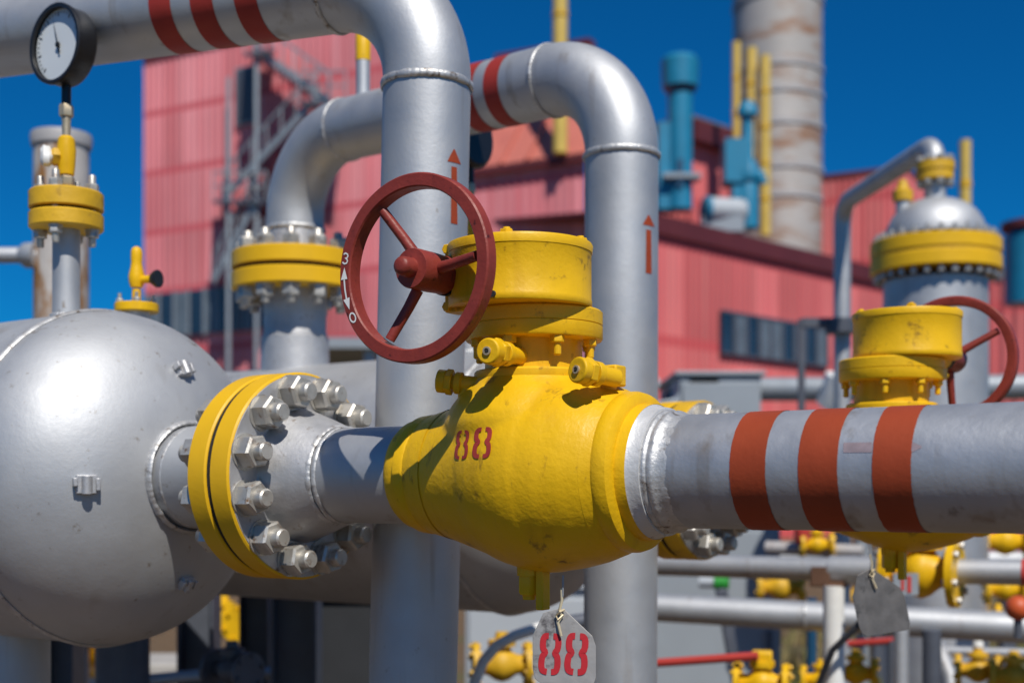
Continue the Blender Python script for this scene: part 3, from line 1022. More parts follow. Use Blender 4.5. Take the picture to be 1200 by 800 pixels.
# ------------------------------------------------------------------ upright filter vessel at right and its outlet pipe
ZF = 6.0
kf = ZF / F
fb = P(1096, HY, ZF); fb.z = 0
fz = lambda py: H + (HY - py) / F * ZF
fl = thing('filter_vessel', fb, 'upright silver vessel with bolted yellow collar behind the far handwheel', 'pressure vessel')
rs = 59 * kf
obj('shell', G().revolve([(.0, rs), (fz(330), rs)], fb, UP, 72), M['silver_pipe'], fl)
rd = 57 * kf
prof = [(fz(279), rd * 1.04)] + [(fz(279 - 46 * math.sin(a)), max(.002, rd * math.cos(a) ** .85)) for a in [PI / 2 * k / 16 for k in range(17)]]
obj('dome', G().revolve(prof, fb, UP, 72), M['silver'], fl, smooth=60)
rf = 74 * kf
fq = lambda py: H + (HY - py) / F * 5.72
obj('lower_flange', G().revolve([(fq(309), rs), (fq(308), rf - .004), (fq(307), rf), (fq(292), rf), (fq(291), rf - .004), (fq(291), rs)], fb, UP, 96, False), M['yellow_flange'], fl)
obj('upper_flange', G().revolve([(fq(287), rs), (fq(287), rf - .004), (fq(286), rf), (fq(271), rf), (fq(270), rf - .004), (fq(270), rs * .9)], fb, UP, 96, False), M['yellow_flange'], fl)
obj('gasket', G().revolve([(fq(292), rf - .005), (fq(286), rf - .005)], fb, UP, 72), M['yellow_old'], fl)
sb = obj('collar_bolt', G().revolve([(-.172, .008), (.040, .008)], (0, 0, 0), UP, 10).hexa((0, 0, .002), UP, .034, .022).hexa((0, 0, -.160), -UP, .030, .018), M['nut'], smooth=25)
for k in range(28):
    a = 2 * PI * k / 28
    inst(sb, fl, Matrix.Translation(fb + V((math.cos(a), math.sin(a), 0)) * (rf - .030) + UP * (fq(270))))
bpy.data.objects.remove(sb)
obj('top_nozzle', G().tube([fb + UP * fz(240), fb + UP * fz(213)], 12.5 * kf, 32), M['silver'], fl)
obj('nozzle_flange', G().revolve([(fz(212), .03), (fz(212), 21 * kf), (fz(202), 21 * kf), (fz(202), .03)], fb, UP, 48, False), M['yellow_old'], fl)
fsp = P(1058, 262, ZF - .02)
fs = obj('side_nozzle', G().tube([fsp - UP * .05, fsp + UP * .12], .034, 20), M['silver'], fl)
obj('side_cap', G().revolve([(.10, .03), (.105, .045), (.15, .047), (.16, .03), (.20, .018), (.205, .01)], fsp, UP, 24), M['yellow_old'], fs)
# outlet pipe
op0 = fb + UP * fz(200)
ot = thing('outlet_pipe', V(((985 - CX) / F * 7.2, 7.2, 0)), 'slim grey goose-neck pipe leaving the top of the upright vessel', 'pipe')
hp = H + (HY - 168) / F * ZF
c1 = V((fb.x, fb.y, hp))
c2 = V(((987 - CX) / F * 7.25, 7.25, hp))
ba, a1, a2 = bend(op0, c1, c2, .10, 12)
bb2, b1_, b2_ = bend(c1, c2, V((c2.x, c2.y, 0)), .13, 12)
pth = [op0] + ba + [a2.lerp(b1_, k / 4) for k in range(1, 4)] + bb2 + [V((c2.x, c2.y, b2_.z * (1 - k / 5))) for k in range(1, 6)]
obj('pipe', G().tube(pth, 12 * kf, 32), M['silver_pipe'], ot, smooth=60)
obj('flange', G().revolve([(fz(201), .03), (fz(201), 22 * kf), (fz(191), 22 * kf), (fz(191), .03)], fb, UP, 48, False), M['yellow_old'], ot)
for k in range(8):
    a = 2 * PI * k / 8
    p = fb + V((math.cos(a), math.sin(a), 0)) * 17.5 * kf
    obj('bolt', G().tube([p + UP * fz(217), p + UP * fz(184)], .008, 8).hexa(p + UP * fz(190), UP, .032, .022).hexa(p + UP * fz(213), -UP, .032, .022), M['nut'], ot)
cl = P(985, 378, 7.2)
obj('clamp', G().revolve([(-.06, .085), (.02, .085)], cl, UP, 24).bar(cl, cl + V((-.22, 0, 0)), .05).bar(cl + V((-.22, 0, .02)), cl + V((-.22, 0, -.5)), .035), M['steel_dark'], ot)

# ------------------------------------------------------------------ buildings
def corr_wall(g, a, b, z0, z1, per=.30, dep=.045, nrm=None):
    """corrugated sheet from a to b (plan points) between heights"""
    a, b = V((a[0], a[1], 0)), V((b[0], b[1], 0))
    d = (b - a); L = d.length; d.normalize()
    n = V((d.y, -d.x, 0)) if nrm is None else V(nrm)
    pts = []
    k = max(1, int(L / per))
    p = L / k
    for i in range(k):
        s = i * p
        pts += [(s, 0), (s + p * .35, 0), (s + p * .5, dep), (s + p * .85, dep)]
    pts.append((L, 0))
    vs = []
    for s, o in pts:
        q = a + d * s + n * o
        vs += [q + UP * z0, q + UP * z1]
    g.add(vs, [(2 * i, 2 * i + 2, 2 * i + 3, 2 * i + 1) for i in range(len(pts) - 1)])
    return g


def block(plan, z1, t, mat, roofmat, z0=0.0, name='wall', roof=True):
    g = G()
    n = len(plan)
    for i in range(n):
        corr_wall(g, plan[i], plan[(i + 1) % n], z0, z1)
    w = obj(name, g, mat, t, smooth=0)
    if roof:
        c = V((sum(p[0] for p in plan) / n, sum(p[1] for p in plan) / n))
        big = [c + (V((p[0], p[1])) - c) * 1.004 for p in plan]
        r = G().add([V((p[0], p[1], z1)) for p in big] + [V((p[0], p[1], z1 + .28)) for p in big],
                    [tuple(range(n)), tuple(range(2 * n - 1, n - 1, -1))] + [(i, (i + 1) % n, (i + 1) % n + n, i + n) for i in range(n)])
        obj('roof', r, roofmat, t, smooth=0)
    return w


K = V((4.53, 40.0))
WL = V((-.870, .4926))       # long left wall
WR = V((.712, .702))         # wall running back to the right


def kp(u, back=0.0):
    p = K + WL * u + V((.4926, .870)) * back
    return (p.x, p.y)


hA = H + 17.1
a0, a1 = kp(7.9), kp(22.0)
ra = V(a0).normalized(); rb = V(a1).normalized()
tall = thing('tall_hall', V((a0[0], a0[1], 0)), 'tall pink clad building at left with steel stairs on its face', 'building')
block([a0, a1, tuple(V(a1) + rb * 14 + V((2.0, 0))), tuple(V(a0) + ra * 14 - V((.1, 0)))], hA, tall, M['pink'], M['roof_red'])
# window band low on the tall block
nL = V((-.4926, -.870))
gw = G(); gp_ = G()
for i in range(9):
    u = 15.2 + i * .78
    c = K + WL * u + nL * .09
    ww = obj('window', G().box(V((c.x, c.y, H + 7.05)), V((*WL, 0)), V((*nL, 0)), UP, .36, .05, .85), M['glass'] if i % 2 else M['blind'], tall, smooth=0)
    obj('frame', G().box(V((c.x, c.y, H + 7.05)) + V((*nL, 0)) * .06 + V((*WL, 0)) * .38, V((*WL, 0)), V((*nL, 0)), UP, .04, .03, .9), M['steel_grey'], ww, smooth=0)

mid = thing('middle_hall', V((*kp(4), 0)), 'pink building with sloping salmon roof between the two upright pipes', 'building')
gB = G()
corr_wall(gB, kp(2.5), kp(7.85), 0, H + 11.0)
obj('wall', gB, M['pink'], mid, smooth=0)
g = G()
ea, eb = kp(2.2, -.12), kp(7.95, -.12)
ra_, rb_ = kp(4.3, 4.2), kp(8.2, 4.2)
g.add([V((*ea, H + 10.95)), V((*eb, H + 10.95)), V((*rb_, H + 16.1)), V((*ra_, H + 16.1)), V((*ea, H + 10.75)), V((*eb, H + 10.75)), V((*rb_, H + 15.9)), V((*ra_, H + 15.9))],
      [(0, 1, 2, 3), (7, 6, 5, 4), (0, 4, 5, 1), (1, 5, 6, 2), (2, 6, 7, 3), (3, 7, 4, 0)])
for u in (4.6, 5.6, 7.4):
    g.bar(V((*kp(u, -.10), H + 11.05)), V((*kp(u, 4.15), H + 16.12)), .09, .14)
obj('roof', g, M['salmon'], mid, smooth=0)
obj('eave', G().bar(V((*kp(2.1, -.16), H + 10.85)), V((*kp(7.95, -.16), H + 10.85)), .12, .26), M['roof_red'], mid, smooth=0)
obj('ridge_cap', G().bar(V((*kp(4.3, 4.2), H + 16.1)), V((*kp(8.2, 4.2), H + 16.15)), .5, .35), M['roof_red'], mid, smooth=0)
obj('gable', G().add([V((*ea, H + 10.8)), V((*ra_, H + 16.0)), V((*kp(2.2, 8.0), H + 10.8))], [(0, 1, 2)]).add([V((*ea, H + 10.6)), V((*ra_, H + 15.8)), V((*kp(2.2, 8.0), H + 10.6))], [(2, 1, 0)]), M['salmon'], mid, smooth=0)

# long low hall running back to the right
hC = H + 8.55


def cp(u, out=0.0):
    p = K + WR * u + V((.702, -.712)) * out
    return (p.x, p.y)


low = thing('low_hall', V((*cp(8), 0)), 'long low red building with dark red eaves and a strip of windows', 'building')
gC = G(); corr_wall(gC, cp(-1.0), cp(24), 0, hC)
obj('wall', gC, M['pink_red'], low, smooth=0)
g = G()
e = [V((*cp(-1.6, .12), 0)), V((*cp(24.5, .12), 0)), V((*cp(24.5, -9), 0)), V((*cp(-1.6, -9), 0))]
hz = [hC + .02, hC + .02, hC + .9, hC + .9]
g.add([p + UP * z for p, z in zip(e, hz)] + [p + UP * (z + .12) for p, z in zip(e, hz)], [(0, 1, 2, 3), (7, 6, 5, 4), (0, 4, 5, 1), (1, 5, 6, 2), (2, 6, 7, 3), (3, 7, 4, 0)])
obj('roof', g, M['roof_red'], low, smooth=0)
obj('fascia', G().box(V((*cp(11.5, .16), hC - .12)), V((*WR, 0)), V((.702, -.712, 0)), UP, 13.1, .04, .30), M['roof_red'], low, smooth=0)
uw0, uw1 = 3.05, 9.3


def u_of(px):
    k = (px - CX) / F
    return (k * K.y - K.x) / (WR.x - k * WR.y)


uw0, uw1 = u_of(841), u_of(965)
zc = H + (HY - 389) / F * (K.y + WR.y * uw0)
npan = 9
wst = (uw1 - uw0) / npan
nC = V((.702, -.712, 0))
for i in range(npan):
    c = V((*cp(uw0 + wst * (i + .5), .10), zc))
    w_ = obj('window', G().box(c, V((*WR, 0)), nC, UP, wst * .46, .05, .66), M['glass'] if i in (0, 2, 5, 7) else M['blind'], low, smooth=0)
    fr = G().box(c + V((*WR, 0)) * wst * .5 + nC * .03, V((*WR, 0)), nC, UP, .075, .06, .70)
    fr.box(c + nC * .03 + UP * .69, V((*WR, 0)), nC, UP, wst * .46, .05, .04).box(c + nC * .03 - UP * .69, V((*WR, 0)), nC, UP, wst * .46, .05, .04)
    obj('frame', fr, M['steel_dark'], w_, smooth=0)

# blocks behind
def far_block(name, px0, px1, z, ytop, label, mat, roofmat, depth=8, dirr=WL, fascia=None):
    """block whose front wall runs through px0..px1 with its right end at distance z"""
    p1 = V(((px1 - CX) / F * z, z))
    k = (px0 - CX) / F
    u = (k * p1.y - p1.x) / (dirr.x - k * dirr.y)
    p0 = p1 + dirr * u
    n = V((-dirr.y, dirr.x))
    if n.y < 0:
        n = -n
    h = H + (HY - ytop) / F * z
    t = thing(name, V((p1.x, p1.y, 0)), label, 'building')
    block([tuple(p1), tuple(p0), tuple(p0 + n * depth), tuple(p1 + n * depth)], h, t, mat, roofmat)
    if fascia:
        c = (p0 + p1) / 2 - n * .25
        obj('fascia', G().box(V((c.x, c.y, h - fascia / 2)), V((*(p1 - p0).normalized(), 0)), V((*n, 0)), UP, (p1 - p0).length / 2 + .2, .2, fascia / 2), M['roof_red'], t, smooth=0)
    return t


far_block('rear_hall', 958, 1062, 60, 200, 'plain red clad building showing to the right of the rusty chimney', M['pink_red'], M['roof_red'])
far_block('roof_house', 809, 856, 50, 158, 'narrow red roof house with grey roof between blue extractors', M['pink_red'], M['roof_grey'], 2.2, WR, .8)
far_block('side_hall', 1120, 1290, 32, 318, 'red clad building at the right edge behind the far handwheel', M['pink_red'], M['roof_grey'], 9, WL)

# chimney
zc_ = 58.0
cb_ = V(((911 - CX) / F * zc_, zc_, 0))
ch = thing('chimney', cb_, 'thick grey rust-stained chimney rising above the low red building', 'chimney')
rc_ = 51 / F * zc_
obj('stack', G().revolve([(0, rc_), (34, rc_)], cb_, UP, 64), M['chimney'], ch, smooth=50)
for py in (8, 88, 118, 155, 205, 238):
    z = H + (HY - py) / F * zc_
    obj('band', G().ring([(-.12, rc_), (-.12, rc_ + .06), (.12, rc_ + .06), (.12, rc_)], cb_ + UP * z, UP, 64), M['rusty_pale'], ch)

# yellow poles
def pole(px, y0, y1, z, w, label, group=None, mat=None, cap=False):
    r = w / 2 / F * z
    b, tt = P(px, y1, z), P(px, y0, z)
    t = thing('vent_pipe', b, label, 'vent pipe', group)
    obj('pipe', G().tube([b, tt], r, 20), mat or M['yellow_far'], t)
    for k in range(1, 5):
        obj('collar', G().revolve([(-.06, r * 1.12), (.06, r * 1.12)], b.lerp(tt, k / 5), UP, 20), M['yellow_old'] if mat is None else mat, t)
    return t


pole(656.5, -90, 180, 41.2, 17, 'yellow vent pipe rising through the salmon roof behind the farther upright pipe')
pole(863, 50, 262, 47, 10, 'leftmost of three yellow pipes in front of the chimney', 'yellow pipes in front of the chimney')
pole(880.5, 57, 268, 46.5, 13, 'middle of three yellow pipes in front of the chimney', 'yellow pipes in front of the chimney')
pole(896.5, 66, 276, 46, 13, 'rightmost and nearest of three yellow pipes beside the chimney', 'yellow pipes in front of the chimney')
pole(1131, 165, 420, 22, 13, 'lone yellow post behind the dome of the upright vessel')


# blue extractors on the roofs
def extractor(px, y_top, y_bot, z, label, head, body, kind=0):
    b = P(px, y_bot, z); k = z / F
    t = thing('dust_extractor', b, label, 'extractor')
    h = (y_bot - y_top) * k
    if kind == 0:
        obj('hood', G().revolve([(h - 37 * k, head * k * .95), (h - 6 * k, head * k), (h - 1 * k, head * k * .8), (h, head * k * .3)], b, UP, 32), M['blue'], t)
        obj('hood_throat', G().revolve([(h - 45 * k, body * k), (h - 37 * k, head * k * .93)], b, UP, 32), M['blue_dark'], t)
        obj('duct', G().revolve([(0, body * k), (h - 44 * k, body * k)], b, UP, 28).box(b + V((-body * k * 1.1, .2, h * .28)), (1, 0, 0), (0, 1, 0), UP, body * k * .7, .4, h * .28), M['blue'], t)
        obj('inlet', G().box(b + V((-.05, -body * k, h * .22)), (1, 0, 0), (0, 1, 0), UP, 3.5 * k, .08, 16 * k), M['blue_dark'], t, smooth=0)
        obj('bracket', G().box(b + V((0, -.2, h * .20)), (1, 0, 0), (0, 1, 0), UP, body * k * 1.5, body * k * .9, 2.5 * k), M['steel_grey'], t, smooth=0)
    else:
        obj('duct', G().revolve([(0, body * k * 1.0), (h * .48, body * k * 1.0), (h * .56, body * k * .5), (h - 20 * k, body * k * .5)], b, UP, 28), M['blue'], t)
        obj('cowl', G().revolve([(h - 20 * k, body * k * .5), (h - 17 * k, head * k), (h - 8 * k, head * k), (h, head * k * .5)], b, UP, 28), M['blue'], t)
        obj('casing', G().box(b + V((-14 * k, .1, h * .52)), (1, 0, 0), (0, 1, 0), UP, 14 * k, .5, h * .17).box(b + V((-10 * k, .1, h * .18)), (1, 0, 0), (0, 1, 0), UP, 9 * k, .4, h * .18), M['blue'], t, smooth=0)
        obj('flange_ring', G().revolve([(h * .40 - 4 * k, body * k * 1.25), (h * .40 + 4 * k, body * k * 1.25)], b, UP, 28), M['blue'], t)
        obj('elbow', G().tube([b + UP * h * .42 + V((0, -.1, 0)), b + UP * h * .42 + V((14 * k, -.2, 0)), b + UP * h * .42 + V((17 * k, -.2, -12 * k))], 6 * k, 16), M['blue'], t)
    return t


extractor(797, 66, 246, 42, 'tall blue extractor with round hood above the low red roof', 22, 14.5, 0)
extractor(876, 119, 268, 45, 'slim blue extractor with small cowl beside the yellow pipes', 12, 13, 1)
dr = P(846, 247, 43.6)
dd = V((.93, -.36, 0))
drum = thing('fan_drum', dr - UP * .4, 'blue drum with pale shell lying on the edge of the low red roof', 'drum')
kd = 43.6 / F
obj('shell', G().revolve([(-18 * kd, 15 * kd), (22 * kd, 15 * kd)], dr, V((1, .25, 0)), 32), M['panel_pale'], drum)
obj('end_plate', G().revolve([(-24 * kd, 12 * kd), (-22 * kd, 15.8 * kd), (-17 * kd, 15.8 * kd)], dr, V((1, .25, 0)), 32), M['blue'], drum)
obj('end_plate', G().revolve([(21 * kd, 15.6 * kd), (27 * kd, 14 * kd)], dr, V((1, .25, 0)), 32), M['panel_pale'], drum)
obj('cradle', G().box(dr - UP * .5, (1, 0, 0), (0, 1, 0), UP, .7, .3, .25), M['steel_grey'], drum, smooth=0)
eb_ = P(1208, 292, 28)
ext3 = thing('blue_tank', V((eb_.x, eb_.y, eb_.z - .55)), 'blue tank with dark rim at the right edge above the red building', 'tank')
obj('tank', G().revolve([(-1.2, .55), (.30, .55), (.42, .4)], eb_, UP, 32), M['blue'], ext3)
obj('rim', G().revolve([(.42, .62), (.58, .62), (.62, .45)], eb_, UP, 32), M['roof_red'], ext3)

# steel staircase on the tall building
stz = K + WL * 16.2 + nL * 1.2
def sp(u, out, py_px=None, z=None):
    p = K + WL * u + nL * out
    return V((p.x, p.y, z if z is not None else 0))


def uA(px, out=1.0):
    base = K + nL * out
    k = (px - CX) / F
    return (k * base.y - base.x) / (WL.x - k * WL.y)


def zA(px, py, out=1.0):
    p = K + nL * out + WL * uA(px, out)
    return H + (HY - py) / F * p.y


def SP(px, py, out=1.0):
    p = K + nL * out + WL * uA(px, out)
    return V((p.x, p.y, H + (HY - py) / F * p.y))


stair = thing('steel_stairs', V((*(K + WL * uA(300) + nL * 1.0), 0)), 'grey outside steel stairs zigzagging up the tall pink building', 'staircase')
g = G()
for px in (268, 301, 372):
    for out in (.5, 1.7):
        q = SP(px, 60, out)
        g.bar(V((q.x, q.y, 0)), q + UP * (-1.0 if px == 268 else (1.6 if px == 301 else -1.6)), .13)
obj('post', g, M['steel_grey'], stair, smooth=0)
for fa, fb_ in (((262, 232), (365, 122)), ((385, 118), (305, 62)), ((270, 330), (365, 240)), ((300, 236), (250, 330))):
    g = G(); gt = G(); gr = G()
    for out in (.5, 1.7):
        A_, B_ = SP(*fa, out), SP(*fb_, out)
        g.bar(A_, B_, .08, .26)
        gr.bar(A_ + UP * 1.0, B_ + UP * 1.0, .06)
        for k in range(7):
            q = A_.lerp(B_, k / 6)
            gr.bar(q, q + UP * 1.0, .05)
    A0, B0 = SP(*fa, .5), SP(*fb_, .5); A1, B1 = SP(*fa, 1.7), SP(*fb_, 1.7)
    for k in range(14):
        a = (k + .5) / 14
        g.bar(A0.lerp(B0, a), A1.lerp(B1, a), .28, .04)
    fl_ = obj('flight', g, M['steel_grey'], stair, smooth=0)
    obj('railing', gr, M['steel_grey'], fl_, smooth=0)
for pa, pb in (((250, 234), (312, 234)), ((350, 118), (405, 118)), ((286, 62), (322, 58))):
    A0, B0, A1, B1 = SP(*pa, .3), SP(*pb, .3), SP(*pa, 1.9), SP(*pb, 1.9)
    gl = G().add([A0, B0, B1, A1, A0 - UP * .16, B0 - UP * .16, B1 - UP * .16, A1 - UP * .16], [(0, 1, 2, 3), (7, 6, 5, 4), (0, 4, 5, 1), (1, 5, 6, 2), (2, 6, 7, 3), (3, 7, 4, 0)])
    ld = obj('landing', gl, M['steel_dark'], stair, smooth=0)
    gr = G()
    gr.bar(A1 + UP * 1.0, B1 + UP * 1.0, .06).bar(A1 + UP * .5, B1 + UP * .5, .05)
    for k in range(4):
        q = A1.lerp(B1, k / 3)
        gr.bar(q, q + UP * 1.0, .05)
    obj('railing', gr, M['steel_grey'], ld, smooth=0)
# dark door high on the wall
q = SP(288, 112, .08)
dr_ = obj('door', G().box(q, V((*WL, 0)), V((*nL, 0)), UP, .42, .06, 1.0), M['steel_dark'], tall, smooth=0)
obj('frame', G().box(q - V((*nL, 0)) * .02, V((*WL, 0)), V((*nL, 0)), UP, .50, .06, 1.08), M['steel_grey'], dr_, smooth=0)

# low canopy left of the near riser
cq = P(415, 418, 16)
can = thing('canopy', V((cq.x, cq.y, 0)), 'low grey flat-roofed canopy left of the nearer upright pipe', 'canopy')
obj('roof_slab', G().box(cq, (1, 0, 0), (0, 1, 0), UP, .55, 1.5, .06), M['panel'], can, smooth=0)
obj('gap_shade_box', G().box(cq + V((-.03, .9, -.45)), (1, 0, 0), (0, 1, 0), UP, .44, .3, .38), M['dark'], can, smooth=0)  # near-black box, puts the shaded gap under the slab into colour
obj('post', G().bar(cq + V((.34, -1.3, -.06)), V((cq.x + .34, cq.y - 1.3, 0)), .12), M['panel_pale'], can, smooth=0)
obj('post', G().bar(cq + V((-.40, -1.3, -.06)), V((cq.x - .40, cq.y - 1.3, 0)), .12), M['panel_pale'], can, smooth=0)

# ------------------------------------------------------------------ middle ground: cabinets, duct
def cabinet(px0, px1, y0, z, dep, label, mat, y1=None, ribs=True, yaw=0.0, door=True):
    a, b = P(px0, y0, z), P(px1, y0, z)
    z0 = 0.0 if y1 is None else P(px0, y1, z).z
    c = (a + b) / 2; w = (b - a).length / 2
    hx = V((math.cos(yaw), math.sin(yaw), 0)); hy = V((-math.sin(yaw), math.cos(yaw), 0))
    hh = (a.z - z0) / 2
    t = thing('cabinet', V((c.x, c.y + dep / 2, z0)), label, 'cabinet')
    cc = V((c.x, c.y + dep / 2, z0 + hh))
    obj('shell', G().box(cc, hx, hy, UP, w, dep / 2, hh), mat, t, smooth=0, bevel=.012)
    obj('lid', G().box(cc + UP * (hh + .016), hx, hy, UP, w + .03, dep / 2 + .03, .015), mat, t, smooth=0, bevel=.006)
    if door:
        n = max(1, round(w * 2 / .55))
        for i in range(n):
            d = cc + hx * (-w + 2 * w * (i + .5) / n) - hy * (dep / 2 + .010)
            dd_ = obj('door', G().box(d, hx, hy, UP, w / n - .02, .008, hh - .05), mat, t, smooth=0, bevel=.004)
            obj('handle', G().box(d + hx * (w / n - .07) - hy * .02, hx, hy, UP, .012, .012, .07), M['steel_dark'], dd_, smooth=0)
    return t


cabinet(545, 700, 690, 6.6, .8, 'pale grey cabinet in the shade between the two upright pipes', M['panel_pale'])
cabinet(760, 915, 612, 7.2, 1.0, 'large grey cabinet behind the two background pipes', M['panel'])
cabinet(796, 892, 440, 9.0, 1.2, 'grey-blue cabinet standing above the striped pipe, left of the duct', M['panel'])
cabinet(374, 437, 700, 5.0, .5, 'near-black box standing in for the shade between steel columns and nearer upright pipe', M['dark'], door=False)  # black box painted in for the shade beside the columns
# extra housing right of farther riser
hs = P(782, 455, 9.6)
ho = thing('pump_housing', V((hs.x, hs.y, 0)), 'dark grey sloping machine housing right of the farther upright pipe', 'machine')
obj('housing', G().prism([(-.26, -1.9), (.30, -1.9), (.30, .05), (.12, .07), (-.02, -.12), (-.26, -.16)], hs, (1, 0, 0), (0, 0, 1), -.6), M['steel_grey'], ho, smooth=0, bevel=.01)
obj('cap', G().revolve([(-.03, .05), (.05, .05), (.06, .02)], hs + V((-.08, .25, .06)), (0, -1, 0), 20), M['panel_pale'], ho)
obj('strut', G().bar(hs + V((-.2, -.05, -.5)), hs + V((.05, -.05, .02)), .07), M['steel_dark'], ho, smooth=0)
# duct
d0, d1_ = P(880, 456, 9.5), P(1010, 456, 9.2)
du = thing('duct', V((d0.x, d0.y, 0)), 'horizontal grey duct running behind the goose-neck pipe', 'duct')
obj('duct', G().tube([d0 + V((-.4, .1, 0)), d0, d1_, d1_ + V((1.5, -.3, 0))], .088, 32), M['steel_grey'], du)
obj('elbow', G().tube([P(972, 474, 9.2), P(978, 462, 9.15), P(984, 440, 9.1)], .10, 24), M['white'], du)
obj('post', G().tube([V((d1_.x, d1_.y, 0)), d1_], .05, 16), M['steel_grey'], du)

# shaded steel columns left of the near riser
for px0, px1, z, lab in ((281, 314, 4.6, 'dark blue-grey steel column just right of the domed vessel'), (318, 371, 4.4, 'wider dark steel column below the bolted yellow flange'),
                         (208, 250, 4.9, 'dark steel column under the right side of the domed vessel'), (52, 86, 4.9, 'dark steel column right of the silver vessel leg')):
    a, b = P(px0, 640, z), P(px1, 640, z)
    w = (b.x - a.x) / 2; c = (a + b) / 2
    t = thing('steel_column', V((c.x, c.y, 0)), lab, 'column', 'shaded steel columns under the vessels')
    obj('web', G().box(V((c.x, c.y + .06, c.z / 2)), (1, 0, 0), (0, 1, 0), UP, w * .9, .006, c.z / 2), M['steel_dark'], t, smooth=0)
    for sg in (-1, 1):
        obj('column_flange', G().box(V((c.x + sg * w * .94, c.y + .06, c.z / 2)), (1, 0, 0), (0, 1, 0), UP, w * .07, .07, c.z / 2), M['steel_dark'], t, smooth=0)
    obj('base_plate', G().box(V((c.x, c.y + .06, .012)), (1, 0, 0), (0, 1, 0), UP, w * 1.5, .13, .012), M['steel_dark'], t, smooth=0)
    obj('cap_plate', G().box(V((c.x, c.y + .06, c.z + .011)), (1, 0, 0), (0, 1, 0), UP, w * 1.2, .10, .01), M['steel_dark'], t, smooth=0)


# ------------------------------------------------------------------ small yellow valves of the background
def small_valve(c, size, d, label, mat=None, wheel=None, cap=None, group=None, fat=.25):
    """two-flanged valve: centre c, overall length size along d"""
    d = V(d).normalized(); c = V(c)
    t = thing('flanged_valve', c - UP * size * .38, label, 'valve', group)
    m = mat or M['yellow']
    r = size * fat
    obj('body', G().revolve([(-size * .42, r * .6), (-size * .25, r * .7), (-size * .12, r * 1.05), (0, r * 1.2), (size * .12, r * 1.05), (size * .25, r * .7), (size * .42, r * .6)], c, d, 28)
        .revolve([(0, r * .75), (size * .34, r * .6)], c, UP, 24), m, t, smooth=60)
    for sg in (-1, 1):
        f = obj('flange', G().revolve([(size * .40, r * 1.55), (size * .50, r * 1.55)], c, d * sg, 32), m, t)
        a_, u, w = frame(d)
        for k in range(6):
            a = 2 * PI * k / 6 + .3
            obj('bolt', G().hexa(c + d * sg * size * .36 + (u * math.cos(a) + w * math.sin(a)) * r * 1.25, d * sg, r * .34, size * .20), M['nut'] if mat is None else mat, f, smooth=0)
    obj('bonnet', G().revolve([(size * .32, r * .95), (size * .42, r * .95), (size * .44, r * .5), (size * .56, r * .42)], c, UP, 24), m, t)
    if wheel:
        obj('handwheel', G().ring([(math.cos(x) * size * .025, size * .26 + math.sin(x) * size * .025) for x in [2 * PI * i / 8 for i in range(8)]], c + UP * size * .56, UP, 32)
            .bar(c + UP * size * .56 - d * size * .26, c + UP * size * .56 + d * size * .26, size * .04).revolve([(size * .5, size * .05), (size * .6, size * .05)], c, UP, 16), wheel, t)
    if cap:
        obj('cap', G().revolve([(size * .55, r * .5), (size * .62, r * .55), (size * .72, r * .4)], c, UP, 20), cap, t)
    return t


# pipe A with its inline valve
pA0, pA1 = P(690, 659, 4.65), P(1024, 668, 4.12)
dA = (pA1 - pA0).normalized()
pa = thing('background_pipe', V((pA0.x, pA0.y, pA0.z)), 'upper of two blurred silver pipes under the striped pipe', 'pipe')
obj('pipe', G().tube([pA0, pA1], .0385, 28), M['silver_pipe'], pa)
obj('end_collar', G().revolve([(-.14, .046), (0, .046)], pA1, dA, 28), M['silver_pipe'], pa)
obj('rusty_saddle', G().box(P(972, 683, 4.19), dA, V((-dA.y, dA.x, 0)), UP, .055, .035, .010).box(P(966, 674, 4.20), dA, V((-dA.y, dA.x, 0)), UP, .030, .042, .030), M['rust_brown'], pa, smooth=0)
po = P(977, 686, 4.16)
pst = thing('pipe_post', V((po.x, po.y, 0)), 'pale round post holding up the upper blurred pipe', 'post')
obj('post', G().tube([V((po.x, po.y, 0)), po], .034, 24), M['white'], pst)
obj('base_plate', G().box(V((po.x, po.y, .01)), (1, 0, 0), (0, 1, 0), UP, .1, .1, .01), M['steel_grey'], pst, smooth=0)
small_valve(P(1080, 670, 3.95), .22, dA, 'bright yellow flanged valve in line with the upper blurred pipe', fat=.31)
# its plate
tp = P(1061, 684, 3.78)
tg2 = thing('valve_plate', tp, 'small white plate with blurred red figure below the yellow inline valve', 'sign')
obj('plate', G().box(tp, (1, .1, 0), (-.1, 1, 0), UP, .038, .004, .032), M['steel_grey'], tg2, smooth=0)
obj('red_figure', G().box(tp + V((-.010, -.006, 0)), (1, .1, 0), (-.1, 1, 0), UP, .005, .001, .018).box(tp + V((.010, -.005, 0)), (1, .1, 0), (-.1, 1, 0), UP, .006, .001, .024), M['red_pipe'], tg2, smooth=0)
pA2, pA3 = P(1114, 669, 3.92), P(1320, 672, 3.70)
pa2 = thing('background_pipe', pA2, 'short silver pipe right of the yellow inline valve with a red end band', 'pipe')
dA2 = (pA3 - pA2).normalized()
obj('pipe', G().tube([pA2, pA3], .039, 28), M['silver_pipe'], pa2)
obj('band', G().revolve([(.205, .0405), (.36, .0405)], pA2, dA2, 28, False), M['red_pipe'], pa2)
